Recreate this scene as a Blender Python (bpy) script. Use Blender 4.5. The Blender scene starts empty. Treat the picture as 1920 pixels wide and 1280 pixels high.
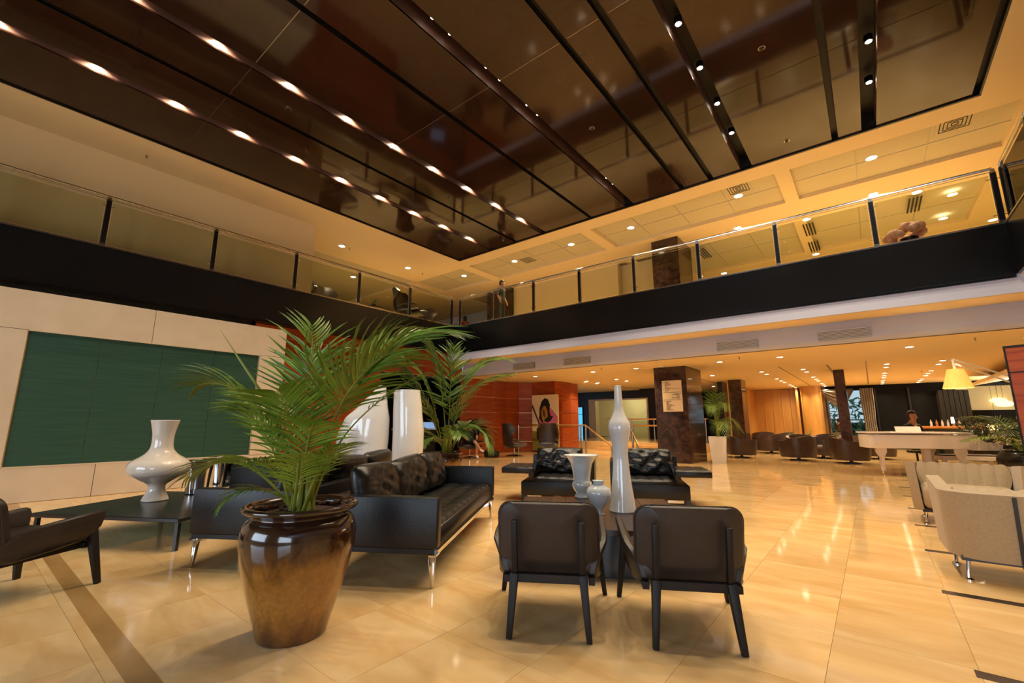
import bpy, bmesh, math, random
from mathutils import Vector, Matrix
random.seed(7)
sc = bpy.context.scene
COL = sc.collection
R = math.radians

# ------------------------------------------------------------------ camera
F, CAMH = 829.0, 1.2                       # focal length in pixels of the 1920x1280 frame, eye height
PITCH, YAW = math.atan(152 / 829.0), R(38.77)
cam_d = bpy.data.cameras.new('camera'); cam = bpy.data.objects.new('camera', cam_d); COL.objects.link(cam)
cam_d.sensor_width = 36.0; cam_d.lens = F / 1920 * 36.0; cam_d.clip_end = 200
cam.location = (0, 0, CAMH); cam.rotation_euler = (math.pi / 2 + PITCH, 0, YAW)
sc.camera = cam

# ------------------------------------------------------------------ world, exposure
w = bpy.data.worlds.new('world'); sc.world = w; w.use_nodes = True
w.node_tree.nodes['Background'].inputs[0].default_value = (0.62, 0.80, 1.0, 1)
w.node_tree.nodes['Background'].inputs[1].default_value = 0.9
vs = sc.view_settings
vs.view_transform = 'Standard'; vs.look = 'None'; vs.gamma = 1.0; vs.use_curve_mapping = False
vs.exposure = 0.16
cy = sc.cycles
cy.use_adaptive_sampling = True; cy.adaptive_threshold = .02
cy.max_bounces = 7; cy.diffuse_bounces = 4; cy.glossy_bounces = 3; cy.transmission_bounces = 5
cy.transparent_max_bounces = 10; cy.caustics_reflective = False; cy.caustics_refractive = False
cy.sample_clamp_indirect = 4.0; cy.use_denoising = True; cy.use_light_tree = True

LAMPS = []
def lamp(kind, name, loc, power, col=(1, .74, .42), rot=(0, 0, 0), size=.1, spot=100, blend=.6, sy=None):
    d = bpy.data.lights.new(name, kind); d.energy = power; d.color = col
    if kind == 'SPOT': d.spot_size = R(spot); d.spot_blend = blend; d.shadow_soft_size = size
    elif kind == 'AREA':
        d.size = size
        if sy: d.shape = 'RECTANGLE'; d.size_y = sy
    else: d.shadow_soft_size = size
    o = bpy.data.objects.new(name, d); COL.objects.link(o); o.location = loc; o.rotation_euler = rot
    return o
WARM = (1.0, .77, .46)
DAY = (.72, .85, 1.0)
# daylight through the window wall behind the viewer
lamp('AREA', 'window_daylight', (-5.2, -5.3, 2.0), 240, DAY, (R(90), 0, R(0)), 4.4, sy=2.6)
lamp('AREA', 'window_daylight', (2.6, -5.3, 2.0), 240, DAY, (R(90), 0, R(0)), 4.4, sy=2.6)

# ------------------------------------------------------------------ pixels of the photograph -> directions
_fh = Vector((-math.sin(YAW), math.cos(YAW), 0)); _r = Vector((math.cos(YAW), math.sin(YAW), 0))
_fw = _fh * math.cos(PITCH) + Vector((0, 0, math.sin(PITCH))); _up = -_fh * math.sin(PITCH) + Vector((0, 0, math.cos(PITCH)))
CAM = Vector((0, 0, CAMH))
def ray(u, v): return _fw + _r * ((u - 960) / F) - _up * ((v - 640) / F)
def onZ(u, v, z=0.0): d = ray(u, v); return CAM + d * ((z - CAMH) / d.z)
def onX(u, v, x): d = ray(u, v); return CAM + d * (x / d.x)
def onY(u, v, y): d = ray(u, v); return CAM + d * (y / d.y)
def atD(u, d): q = _fh * d + _r * ((u - 960) / F * d * math.cos(PITCH)); return Vector((q.x, q.y, 0))   # ground point d metres ahead
def proj(p):
    q = Vector(p) - CAM; w_ = q.dot(_fw)
    return (960 + F * q.dot(_r) / w_, 640 - F * q.dot(_up) / w_, w_)
ORD = ['first', 'second', 'third', 'fourth', 'fifth', 'sixth', 'seventh', 'eighth', 'ninth', 'tenth', 'eleventh', 'twelfth']

# ------------------------------------------------------------------ materials
def lin(h):
    h = h.lstrip('#'); c = [int(h[i:i + 2], 16) / 255 for i in (0, 2, 4)]
    return tuple((x / 12.92 if x <= .04045 else ((x + .055) / 1.055) ** 2.4) for x in c) + (1,)
MATS = {}
def mat(name, c1, c2=None, scale=4.0, stretch=(1, 1, 1), detail=4, lo=.35, hi=.65, rough=.5, metal=0.0, spec=.5,
        bump=0.0, bscale=60.0, coat=0.0, rand=0.0, emis=None, estr=0.0, dist=0.0, sheen=0.0):
    m = bpy.data.materials.new(name); m.use_nodes = True; n = m.node_tree.nodes; l = m.node_tree.links
    b = n['Principled BSDF']; MATS[name] = m
    b.inputs['Base Color'].default_value = lin(c1); b.inputs['Roughness'].default_value = rough
    b.inputs['Metallic'].default_value = metal; b.inputs['Specular IOR Level'].default_value = spec
    b.inputs['Coat Weight'].default_value = coat; b.inputs['Coat Roughness'].default_value = .05
    b.inputs['Sheen Weight'].default_value = sheen
    if emis: b.inputs['Emission Color'].default_value = lin(emis); b.inputs['Emission Strength'].default_value = estr
    tc = n.new('ShaderNodeTexCoord'); mp = n.new('ShaderNodeMapping'); mp.inputs['Scale'].default_value = stretch
    l.new(tc.outputs['Object'], mp.inputs['Vector'])
    col = None
    if c2:
        t = n.new('ShaderNodeTexNoise'); t.inputs['Scale'].default_value = scale; t.inputs['Detail'].default_value = detail
        t.inputs['Distortion'].default_value = dist
        l.new(mp.outputs[0], t.inputs['Vector'])
        if rand:
            oi = n.new('ShaderNodeObjectInfo'); ad = n.new('ShaderNodeVectorMath'); ad.operation = 'ADD'
            ms = n.new('ShaderNodeMath'); ms.operation = 'MULTIPLY'; ms.inputs[1].default_value = 37.0
            l.new(oi.outputs['Random'], ms.inputs[0]); l.new(mp.outputs[0], ad.inputs[0]); l.new(ms.outputs[0], ad.inputs[1]); l.new(ad.outputs[0], t.inputs['Vector'])
        rp = n.new('ShaderNodeValToRGB'); rp.color_ramp.elements[0].position = lo; rp.color_ramp.elements[1].position = hi
        rp.color_ramp.elements[0].color = lin(c1); rp.color_ramp.elements[1].color = lin(c2)
        l.new(t.outputs['Fac'], rp.inputs['Fac']); col = rp.outputs['Color']
        if rand:
            hs = n.new('ShaderNodeHueSaturation'); mr = n.new('ShaderNodeMapRange')
            mr.inputs['To Min'].default_value = 1 - rand; mr.inputs['To Max'].default_value = 1 + rand
            l.new(oi.outputs['Random'], mr.inputs['Value']); l.new(mr.outputs[0], hs.inputs['Value']); l.new(col, hs.inputs['Color']); col = hs.outputs['Color']
        l.new(col, b.inputs['Base Color'])
    if bump:
        t2 = n.new('ShaderNodeTexNoise'); t2.inputs['Scale'].default_value = bscale; t2.inputs['Detail'].default_value = 3
        l.new(mp.outputs[0], t2.inputs['Vector'])
        bp = n.new('ShaderNodeBump'); bp.inputs['Strength'].default_value = bump; bp.inputs['Distance'].default_value = .01
        l.new(t2.outputs['Fac'], bp.inputs['Height']); l.new(bp.outputs[0], b.inputs['Normal'])
    return m
def glassmat(name, tint, gl=.12, rough=.02):
    m = bpy.data.materials.new(name); m.use_nodes = True; n = m.node_tree.nodes; l = m.node_tree.links; MATS[name] = m
    n.remove(n['Principled BSDF']); o = n['Material Output']
    t = n.new('ShaderNodeBsdfTransparent'); t.inputs[0].default_value = lin(tint)
    g = n.new('ShaderNodeBsdfGlossy'); g.inputs['Roughness'].default_value = rough
    lw = n.new('ShaderNodeLayerWeight'); lw.inputs[0].default_value = gl
    mx = n.new('ShaderNodeMixShader'); l.new(lw.outputs['Fresnel'], mx.inputs[0]); l.new(t.outputs[0], mx.inputs[1]); l.new(g.outputs[0], mx.inputs[2])
    l.new(mx.outputs[0], o.inputs[0]); return m
def emitmat(name, c, s):
    m = bpy.data.materials.new(name); m.use_nodes = True; n = m.node_tree.nodes; l = m.node_tree.links; MATS[name] = m
    n.remove(n['Principled BSDF']); e = n.new('ShaderNodeEmission'); e.inputs[0].default_value = lin(c); e.inputs[1].default_value = s
    l.new(e.outputs[0], n['Material Output'].inputs[0]); return m

mat('tile', '#cda56c', '#dfbf8c', 1.6, (1.0, 3.2, 1), 6, .3, .7, rough=.07, rand=.08, dist=.6)
mat('tile_far', '#cda56c', '#dfbf8c', 1.2, (1.0, 2.5, 1), 6, .3, .7, rough=.07, dist=.6)
mat('grout', '#b3905c', rough=.6)
mat('tile_band', '#9c7642', '#aa844f', 2, (1, 3, 1), 5, rough=.13)
mat('strip', '#2b2320', '#453a34', 6, rough=.2)
mat('plaster', '#ead3a6', rough=.75)
mat('plaster_white_daylit', '#c8cee6', rough=.6)  # bluish daylight tint put into the white paint colour
mat('plaster_grey_daylit', '#b4b7c8', rough=.5)  # lavender cast of the daylight mixed into the bulkhead grey
mat('coffer_tile', '#cfc4a4', '#c4b896', 60, rough=.85, bump=.15, bscale=120)
mat('cream_panel', '#d0bda2', '#c9b59a', 3, rough=.5)
mat('green_cloth', '#123b2c', '#1d4b3a', 3.5, (1, .35, 9), 6, .3, .7, rough=.55, bump=.25, bscale=90)
mat('black_fascia', '#0b0c0f', rough=.24, spec=.5)
mat('black_trim', '#070606', rough=.35)
mat('brown_gloss', '#2c1a11', '#352117', 1.2, rough=.08, spec=.48)
mat('slot_wall', '#5a4138', rough=.5)
mat('slot_top', '#0f0a09', rough=.6)
mat('brass_trim', '#cfc4b0', rough=.3, metal=1)
mat('steel', '#c9c2b6', rough=.22, metal=1)
mat('chrome', '#d9d9dc', rough=.08, metal=1)
mat('post_black', '#0c0c0e', rough=.3)
glassmat('pane_glass', '#eef0e6', .12)
glassmat('clear_glass', '#eef2ee', .10)
mat('wood_red', '#7d2f10', '#a8501d', 2.0, (.6, .6, 9), 5, .25, .75, rough=.36, spec=.25, dist=.8, rand=.06)
mat('wood_brass', '#d9b07a', rough=.3, metal=1)
mat('marble_dark', '#241613', '#4d362f', 3.2, (1, 1, 1), 9, .32, .68, rough=.09, dist=1.6)
mat('wood_amber', '#bb8a45', '#c6964f', 2.0, (3, 3, .4), 4, rough=.4)
mat('black_wall', '#0c0b0c', rough=.35)
mat('black_glass', '#050608', rough=.06)
mat('gallery_floor', '#bfa77c', '#cbb489', 2, rough=.25)
emitmat('lamp_glow', '#ffe9c4', 14.0)
emitmat('lamp_hot', '#fff3dd', 30.0)
mat('vent_metal', '#b7b3aa', rough=.5, metal=.3)
mat('vent_dark', '#2a2722', rough=.7)
mat('white_paint', '#eceae6', rough=.4)
mat('sprinkler', '#8d7b60', rough=.4, metal=.6)

# ------------------------------------------------------------------ mesh building
class MB:
    def __init__(s): s.bm = bmesh.new()
    def box(s, x0, x1, y0, y1, z0, z1, bev=0, seg=2):
        m = Matrix.Translation(((x0 + x1) / 2, (y0 + y1) / 2, (z0 + z1) / 2)) @ Matrix.Diagonal((abs(x1 - x0), abs(y1 - y0), abs(z1 - z0), 1))
        g = bmesh.ops.create_cube(s.bm, size=1, matrix=m)
        if bev:
            es = list({e for v in g['verts'] for e in v.link_edges})
            bmesh.ops.bevel(s.bm, geom=es, offset=bev, segments=seg, affect='EDGES', profile=.5)
        return s
    def obox(s, c, size, rz=0, rx=0, ry=0, bev=0, seg=2):
        b = MB().box(-size[0] / 2, size[0] / 2, -size[1] / 2, size[1] / 2, -size[2] / 2, size[2] / 2, bev, seg)
        return s.add(b, Matrix.Translation(c) @ Matrix.Rotation(rz, 4, 'Z') @ Matrix.Rotation(ry, 4, 'Y') @ Matrix.Rotation(rx, 4, 'X'))
    def add(s, other, mx=None):
        me = bpy.data.meshes.new('tmp'); other.bm.to_mesh(me)
        if mx is not None: me.transform(mx)
        s.bm.from_mesh(me); bpy.data.meshes.remove(me); other.bm.free(); return s
    def pf(s, verts, faces):
        vs_ = [s.bm.verts.new(v) for v in verts]
        for f in faces:
            try: s.bm.faces.new([vs_[i] for i in f])
            except ValueError: pass
        return s
    def lathe(s, prof, n=32, c=(0, 0, 0), cap=True, ex=1.0, ey=1.0):
        vs_, fs = [], []
        for r, z in prof:
            for k in range(n):
                a = 2 * math.pi * k / n; vs_.append((c[0] + r * ex * math.cos(a), c[1] + r * ey * math.sin(a), c[2] + z))
        for i in range(len(prof) - 1):
            for k in range(n):
                k2 = (k + 1) % n; fs.append((i * n + k, i * n + k2, (i + 1) * n + k2, (i + 1) * n + k))
        if cap: fs.append(tuple(range(n - 1, -1, -1))); fs.append(tuple((len(prof) - 1) * n + k for k in range(n)))
        return s.pf(vs_, fs)
    def cyl(s, c, r, z0, z1, n=20): return s.lathe([(r, z0), (r, z1)], n, c)
    def tube(s, pts, rad, n=8, cap=True, flat=1.0):
        pts = [Vector(p) for p in pts]; m = len(pts)
        rs = rad if isinstance(rad, (list, tuple)) else [rad] * m
        vs_, fs = [], []; ref = None
        for i, p in enumerate(pts):
            t = (pts[min(i + 1, m - 1)] - pts[max(i - 1, 0)]).normalized()
            if ref is None: ref = Vector((0, 0, 1)) if abs(t.z) < .9 else Vector((1, 0, 0))
            a = t.cross(ref)
            if a.length < 1e-5: a = t.cross(Vector((0, 1, 0)))
            a.normalize(); b = t.cross(a).normalized(); ref = b.cross(t)*-1 if False else ref
            for k in range(n):
                an = 2 * math.pi * k / n; vs_.append(p + a * math.cos(an) * rs[i] + b * math.sin(an) * rs[i] * flat)
        for i in range(m - 1):
            for k in range(n):
                k2 = (k + 1) % n; fs.append((i * n + k, i * n + k2, (i + 1) * n + k2, (i + 1) * n + k))
        if cap: fs.append(tuple(range(n - 1, -1, -1))); fs.append(tuple((m - 1) * n + k for k in range(n)))
        return s.pf(vs_, fs)
    def prism(s, poly, axis, a, b, bev=0, seg=2):
        def P3(p, t): return {'x': (t, p[0], p[1]), 'y': (p[0], t, p[1]), 'z': (p[0], p[1], t)}[axis]
        n = len(poly); o = MB()
        o.pf([P3(p, a) for p in poly] + [P3(p, b) for p in poly], [tuple(range(n)), tuple(range(2 * n - 1, n - 1, -1))] + [(i, (i + 1) % n, n + (i + 1) % n, n + i) for i in range(n)])
        bmesh.ops.recalc_face_normals(o.bm, faces=o.bm.faces)
        if bev: bmesh.ops.bevel(o.bm, geom=list(o.bm.edges), offset=bev, segments=seg, affect='EDGES', profile=.5)
        return s.add(o)
    def beam(s, p, q, wx, wy, wx2=None, wy2=None, side=None, bev=0):
        p, q = Vector(p), Vector(q); t = (q - p).normalized(); side = Vector(side) if side else Vector((1, 0, 0))
        b = t.cross(side).normalized(); a = b.cross(t).normalized(); wx2 = wx2 or wx; wy2 = wy2 or wy; o = MB()
        vs_ = [p + a * sx * wx / 2 + b * sy * wy / 2 for sx, sy in ((-1, -1), (1, -1), (1, 1), (-1, 1))] + [q + a * sx * wx2 / 2 + b * sy * wy2 / 2 for sx, sy in ((-1, -1), (1, -1), (1, 1), (-1, 1))]
        o.pf(vs_, [(3, 2, 1, 0), (4, 5, 6, 7), (0, 1, 5, 4), (1, 2, 6, 5), (2, 3, 7, 6), (3, 0, 4, 7)])
        bmesh.ops.recalc_face_normals(o.bm, faces=o.bm.faces)
        if bev: bmesh.ops.bevel(o.bm, geom=list(o.bm.edges), offset=bev, segments=2, affect='EDGES', profile=.5)
        return s.add(o)
    def grid(s, fn, nu, nv, closed_u=False):
        vs_ = [fn(i / nu, j / nv) for j in range(nv + 1) for i in range(nu + (0 if closed_u else 1))]
        w_ = nu + (0 if closed_u else 1); fs = []
        for j in range(nv):
            for i in range(nu):
                i2 = (i + 1) % w_ if closed_u else i + 1
                fs.append((j * w_ + i, j * w_ + i2, (j + 1) * w_ + i2, (j + 1) * w_ + i))
        return s.pf(vs_, fs)
    def mesh(s, name, m=None, smooth=35):
        me = bpy.data.meshes.new(name); bmesh.ops.recalc_face_normals(s.bm, faces=s.bm.faces); s.bm.to_mesh(me); s.bm.free()
        if smooth:
            for p in me.polygons: p.use_smooth = True
            me.set_sharp_from_angle(angle=R(smooth))
        if m: me.materials.append(MATS[m] if isinstance(m, str) else m)
        return me
    def build(s, name, m, parent=None, smooth=35, **kw): return ob(name, s.mesh(name, m, smooth), parent, **kw)
def ob(name, me, parent=None, loc=None, rz=None, kind=None):
    o = bpy.data.objects.new(name, me); COL.objects.link(o)
    if parent: o.parent = parent
    if loc is not None: o.location = loc
    if rz is not None: o.rotation_euler = (0, 0, rz)
    if kind: o['kind'] = kind
    return o
def tag(o, label, cat, group=None):
    o['label'] = label; o['category'] = cat
    if group: o['group'] = group
    return o
def thing(name, label, cat, loc=(0, 0, 0), rz=0, group=None):
    o = bpy.data.objects.new(name, None); COL.objects.link(o); o.location = loc; o.rotation_euler = (0, 0, rz); o.empty_display_size = .1
    return tag(o, label, cat, group)
def S(name, b, m, parent=None, smooth=35): return b.build(name, m, parent, smooth, kind='structure')
def copy_tree(o, parent=None):
    c = o.copy(); COL.objects.link(c); c.parent = parent
    for ch in list(o.children): copy_tree(ch, c)
    return c
def dup(o, loc, rz, label, group=None):
    c = copy_tree(o); c.location = loc; c.rotation_euler = (0, 0, rz); c['label'] = label
    if group: c['group'] = group
    return c
# ================================================================== the room
XF, YF, XR = -11.54, 11.08, 2.21          # planes of the three gallery fronts
ZT, ZB, ZR = 4.67, 3.71, 5.72             # gallery floor, underside of the black front, handrail
CZ, HC, HC2 = 7.17, 2.92, 2.98            # upper ceiling, lower hall ceiling, its inner field
XL = -10.22                               # cream feature wall
KC = (CZ - CAMH) / 5.2

# ---- floor: marble tiles
floor = S('floor', MB().box(-16, 9, -5.4, 29, -.12, -.012), 'grout')
TX, TY, OX, OY = .585, .68, .27, 3.34
tile_me = MB().box(.0009, TX - .0009, .0009, TY - .0009, -.012, 0).mesh('tile', 'tile', 0)
cand, rest = [], []
for i in range(-28, 15):
    for j in range(-13, 38):
        x, y = OX + i * TX, OY + j * TY
        qs = [Vector((x + a, y + b, 0)) for a in (0, TX) for b in (0, TY)]
        if x < -16 or x > 8.4 or y < -5.4 or y > 28.4: continue
        area = 0
        if all((q - CAM).dot(_fw) > .4 for q in qs):
            pr = [proj(q) for q in qs]
            us = [p[0] for p in pr]; vs_ = [p[1] for p in pr]
            if max(us) > 0 and min(us) < 1920 and max(vs_) > 700 and min(vs_) < 1280:
                area = (min(max(us), 1920) - max(min(us), 0)) * (min(max(vs_), 1280) - max(min(vs_), 0))
        cand.append((area, x, y))
cand.sort(reverse=True)
for a, x, y in cand[:300]: ob('tile', tile_me, floor, (x, y, 0))
b = MB()
for a, x, y in cand[300:]:
    b.pf([(x + .0015, y + .0015, 0), (x + TX - .0015, y + .0015, 0), (x + TX - .0015, y + TY - .0015, 0), (x + .0015, y + TY - .0015, 0)], [(0, 1, 2, 3)])
ft = b.build('tile_field', 'tile_far', floor, 0); ft['kind'] = 'stuff'
for k in range(0, 13):
    y = 3.33 + 1.36 * k
    ob('inlay_strip', MB().box(.25, 8.4, y - .085, y + .0, -.005, .0015).mesh('inlay_strip', 'strip', 0), floor)
MB().box(-10.2, 9, .68, .79, -.005, .0012).build('inlay_band', 'tile_band', floor, 0)

# ---- left: cream feature wall with the green panel
wl = S('wall_left', MB().box(-12.6, XL - .05, -5.4, 4.49, 0, 3.25), 'plaster')
def cp(y0, y1, z0, z1): MB().box(XL - .06, XL, y0 + .004, y1 - .004, z0 + .004, z1 - .004, .003, 1).build('panel', 'cream_panel', wl)
for y0, y1 in ((-5.4, -3.2), (-3.2, -1.0), (-1.0, 2.1), (2.1, 4.51)): cp(y0, y1, 2.64, 3.27)
for y0, y1 in ((-5.4, -3.2), (-3.2, -1.0), (-1.0, 1.6), (1.6, 4.51)): cp(y0, y1, 0.0, .53)
for y0, y1 in ((-5.4, -3.2), (-3.2, -1.0), (-1.0, .55), (3.98, 4.51)): cp(y0, y1, .53, 2.64)
gp = thing('green_wall_panel', 'wide dark green textile panel set in the cream wall', 'wall panel', (XL - .045, 0, 0))
for y0, y1 in ((.56, 1.42), (1.42, 2.28), (2.28, 3.14), (3.14, 3.97)):
    MB().box(-.004, .012, y0 + .003, y1 - .003, .54, 2.63).build('fabric_sheet', 'green_cloth', gp)
MB().box(-.004, .05, .55, 3.98, .52, .54).box(-.004, .05, .55, 3.98, 2.63, 2.645).build('frame', 'cream_panel', gp)

# ---- left: wood wall beyond it, with a dark opening
XW = -12.0
ww = S('wall_wood', MB().box(XW - .3, XW - .04, 4.4, 8.3, 0, 3.71).box(XW - .3, XW - .04, 8.3, 11.9, 2.75, 3.71), 'black_wall')
ROWS = [0.0, .41, 1.01, 1.61, 2.21, 2.81, 3.41, 3.71]
def woodrow(p, q, rows, parent, nrm):
    p, q = Vector(p), Vector(q); d = (q - p)
    for z0, z1 in zip(rows[:-1], rows[1:]):
        o = MB(); t = d.normalized() * .003; n = Vector(nrm) * .04
        a, c = p + t, q - t
        o.pf([(a.x, a.y, z0 + .008), (c.x, c.y, z0 + .008), (c.x, c.y, z1 - .008), (a.x, a.y, z1 - .008),
              (a.x - n.x, a.y - n.y, z0 + .008), (c.x - n.x, c.y - n.y, z0 + .008), (c.x - n.x, c.y - n.y, z1 - .008), (a.x - n.x, a.y - n.y, z1 - .008)],
             [(0, 1, 2, 3), (7, 6, 5, 4), (0, 4, 5, 1), (1, 5, 6, 2), (2, 6, 7, 3), (3, 7, 4, 0)])
        o.build('wood_panel', 'wood_red', parent, 0)
        if z0 > 0:
            o = MB(); n2 = Vector(nrm) * .012
            o.pf([(p.x - n2.x, p.y - n2.y, z0 - .008), (q.x - n2.x, q.y - n2.y, z0 - .008), (q.x - n2.x, q.y - n2.y, z0 + .008), (p.x - n2.x, p.y - n2.y, z0 + .008)], [(0, 1, 2, 3)])
            o.build('metal_groove', 'wood_brass', parent, 0)
for y0, y1 in ((4.4, 5.9), (5.9, 7.1), (7.1, 8.3)): woodrow((XW, y0), (XW, y1), ROWS, ww, (1, 0, 0))
for y0, y1 in ((8.3, 10.1), (10.1, 11.9)): woodrow((XW, y0), (XW, y1), [2.81, 3.41, 3.71], ww, (1, 0, 0))
# dark passage behind the opening
S('wall_passage', MB().box(-15.6, -15.5, 7.5, 13, 0, 2.9).box(-15.6, -12.3, 11.9, 12.0, 0, 2.9).box(-15.6, -12.3, 8.1, 8.2, 0, 2.9), 'black_wall')
S('ceiling_passage', MB().box(-15.6, -12.3, 8.2, 11.9, 2.86, 2.95), 'black_wall')
# curved wood wall further back
wc = S('wall_wood_curved', MB().box(-12.4, -12.2, 12.0, 15.5, 0, HC).box(-12.4, -10.4, 15.8, 17.4, 0, HC), 'black_wall')
cur = []
P0 = [(-12.15, 12.0), (-12.14, 12.9), (-12.12, 13.8), (-12.06, 14.6), (-11.86, 15.25), (-11.4, 15.62), (-10.8, 15.7), (-10.28, 15.66), (-10.1, 15.9), (-10.16, 16.7), (-10.3, 17.6)]
for a, c in zip(P0[:-1], P0[1:]):
    d = Vector((c[0] - a[0], c[1] - a[1])).normalized(); woodrow(a, c, [0, .41, 1.01, 1.61, 2.21, HC], wc, (d.y, -d.x, 0))

# ---- gallery slabs and black fronts
gal = S('floor_gallery', MB().box(-22, XF - .04, -5.4, 24, ZB + .03, ZT - .02).box(XF - .04, 9, YF + .04, 24, ZB + .03, ZT - .02).box(XR + .04, 9, -5.4, YF + .04, ZB + .03, ZT - .02), 'gallery_floor')
S('trim_1', MB().box(XF - .05, XF, -5.4, YF, ZB, ZT - .03).box(XF - .08, XF - .02, -5.4, YF, ZB - .04, ZB + .0), 'black_fascia')
S('trim_2', MB().box(XF, XR, YF, YF + .05, ZB, ZT - .03).box(XF, XR, YF + .02, YF + .1, ZB - .05, ZB), 'black_fascia')
S('trim_3', MB().box(XR, XR + .05, -5.4, YF, ZB, ZT - .03), 'black_fascia')
S('trim_4', MB().box(XF - .06, XF + .012, -5.4, YF + .0, ZT - .03, ZT).box(XF - .06, XR, YF - .012, YF + .06, ZT - .03, ZT).box(XR - .012, XR + .06, -5.4, YF, ZT - .03, ZT), 'steel')
# white beam under the back front, soffit, grey bulkhead
ZW = 3.40
S('wall_beam', MB().box(-12.0, 9, YF + .06, YF + .16, ZW, ZB + .02), 'plaster_white_daylit')
S('ceiling_soffit', MB().box(-12.0, 9, YF + .1, 12.15, ZW, ZW + .05), 'plaster')
prof = [(12.02, ZW + .02), (11.97, 3.30), (11.93, 3.16), (11.93, 3.02), (12.0, HC), (12.2, HC), (12.2, ZW + .02)]
bulk = S('wall_bulkhead', MB().prism(prof, 'x', -12.0, 9), 'plaster_grey_daylit', None, 60)
S('ceiling_under_left_gallery', MB().box(-12.6, XF - .02, -5.4, 12.0, ZB, ZB + .025).box(-12.7, -12.0, -5.4, 4.5, 3.24, ZB), 'black_wall')
S('ceiling_under_right_gallery', MB().box(XR + .05, 9, -5.4, YF + .1, ZB, ZB + .03), 'plaster_grey_daylit')

# ---- lower hall ceiling
S('ceiling_hall', MB().box(-16, 9, 12.1, 15.95, HC, HC + .1).box(-16, -9.6, 15.95, 29, HC, HC + .1), 'plaster')
S('ceiling_hall_field', MB().box(-9.6, 9, 15.95, 29, HC2, HC2 + .1), 'plaster')
S('trim_5', MB().box(-.95, -.9, 17.0, 26.5, HC2 - .012, HC2).box(.02, .05, 16.2, 26.5, HC2 - .012, HC2).box(-2.2, -2.17, 16.1, 26.5, HC2 - .012, HC2).box(-5.4, -5.36, 16.1, 26.5, HC2 - .012, HC2), 'sprinkler')

# ---- upper ceiling: glossy brown panels between slots
cx0, cx1, cy0, cy1 = -9.63 * 1.19, 1.89 * 1.19, -5.4, 9.34 * 1.19
CZP = CZ + .03
slots = [(-8.5, .19, 1), (-7.57, .09, 0), (-6.6, .17, 1), (-5.11, .09, 0), (-4.04, .23, 1), (-2.77, .10, 0), (-2.155, .11, 0), (-1.46, .22, 1), (.045, .10, 0), (.54, .21, 1), (1.9, .1, 0)]
slots = [(a * KC, w_ * KC, k) for a, w_, k in slots]
ceil = S('ceiling', MB().box(cx0, cx1, cy0, cy1, CZP + .36, CZP + .4), 'slot_top')
seam = [cy0, -.52, 2.365, 5.26, 8.15, cy1]
xs = [cx0 + .04]
for c, w_, k in slots: xs += [c - w_ / 2, c + w_ / 2]
xs.append(cx1 - .03)
for x0, x1 in zip(xs[0::2], xs[1::2]):
    if x1 - x0 < .05: continue
    for y0, y1 in zip(seam[:-1], seam[1:]):
        MB().box(x0, x1, y0 + (.006 if y0 > cy0 else 0), y1 - (.006 if y1 < cy1 else .05), CZP, CZP + .03).build('ceiling_panel', 'brown_gloss', ceil, 0)
    for y in seam[1:4]: MB().box(x0, x1, y - .006, y + .006, CZP + .004, CZP + .012).build('joint_trim', 'brass_trim' if y > 0 and x0 > -8.6 else 'slot_wall', ceil, 0)
for c, w_, k in slots:
    d = .34 if k else .12
    MB().box(c - w_ / 2 - .012, c - w_ / 2, cy0, cy1 - .05, CZP + .001, CZP + d).build('slot_side', 'slot_wall' if k else 'slot_top', ceil, 0)
    MB().box(c + w_ / 2, c + w_ / 2 + .012, cy0, cy1 - .05, CZP + .001, CZP + d).build('slot_side', 'slot_wall' if k else 'slot_top', ceil, 0)
    MB().box(c - w_ / 2, c + w_ / 2, cy0, cy1 - .05, CZP + d, CZP + d + .01).build('slot_back', 'slot_top', ceil, 0)
MB().box(cx0, cx1, cy1 - .05, cy1 - .04, CZP + .05, CZP + .4).build('slot_end', 'slot_top', ceil, 0)
MB().box(cx0 + .0, cx0 + .04, cy0, cy1, CZ - .0, CZP + .05).box(cx0, cx1, cy1 - .05, cy1, CZ, CZP + .05).box(cx1 - .03, cx1, cy0, cy1, CZ, CZP + .05).build('edge_trim', 'black_trim', ceil, 0)
# plaster ceiling of the galleries: beams, with tiled coffers set a little higher
b = MB()
gx0, gy1 = -22, 24
b.box(gx0, cx0, cy0, 7.1, CZ, CZ + .12)                                    # left gallery, smooth
b.box(-14.7, cx0, 7.1, 11.72, CZ, CZ + .12)
b.box(cx1, 9, cy0, 11.72, CZ, CZ + .12)
b.box(cx0, cx1, cy1, 11.72, CZ, CZ + .12)
YC = [(11.72, 13.58), (15.1, 18.2), (19.4, 23.6)]
XC = [(-14.9, -11.98), (-11.56, -6.62), (-6.25, -1.2), (-.88, 2.9), (3.5, 8.6)]
lasty = 11.72
for y0, y1 in YC + [(24, 24)]:
    b.box(-22, 9, lasty, y0, CZ, CZ + .12) if lasty > 11.72 else None
    lx = -22 if lasty > 11.72 else -22
    for x0, x1 in XC + [(9, 9)]:
        if y1 > y0: b.box(lx, x0, y0, y1, CZ, CZ + .12)
        lx = x1
    lasty = y1
S('ceiling_gallery', b, 'plaster')
S('ceiling_coffers', MB().box(-22, cx0, 7.1, 24, CZ + .1, CZ + .14).box(cx0, 9, cy1 + .02, 24, CZ + .1, CZ + .14), 'coffer_tile')
ck = MB()
for x0, x1 in XC:
    for y0, y1 in YC:
        n = max(1, round((x1 - x0) / 1.22))
        for k in range(1, n): ck.box(x0 + (x1 - x0) * k / n - .008, x0 + (x1 - x0) * k / n + .008, y0, y1, CZ + .09, CZ + .1)
        ck.box(x0, x1, (y0 + y1) / 2 - .008, (y0 + y1) / 2 + .008, CZ + .09, CZ + .1)
S('trim_6', ck, 'vent_metal')
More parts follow.
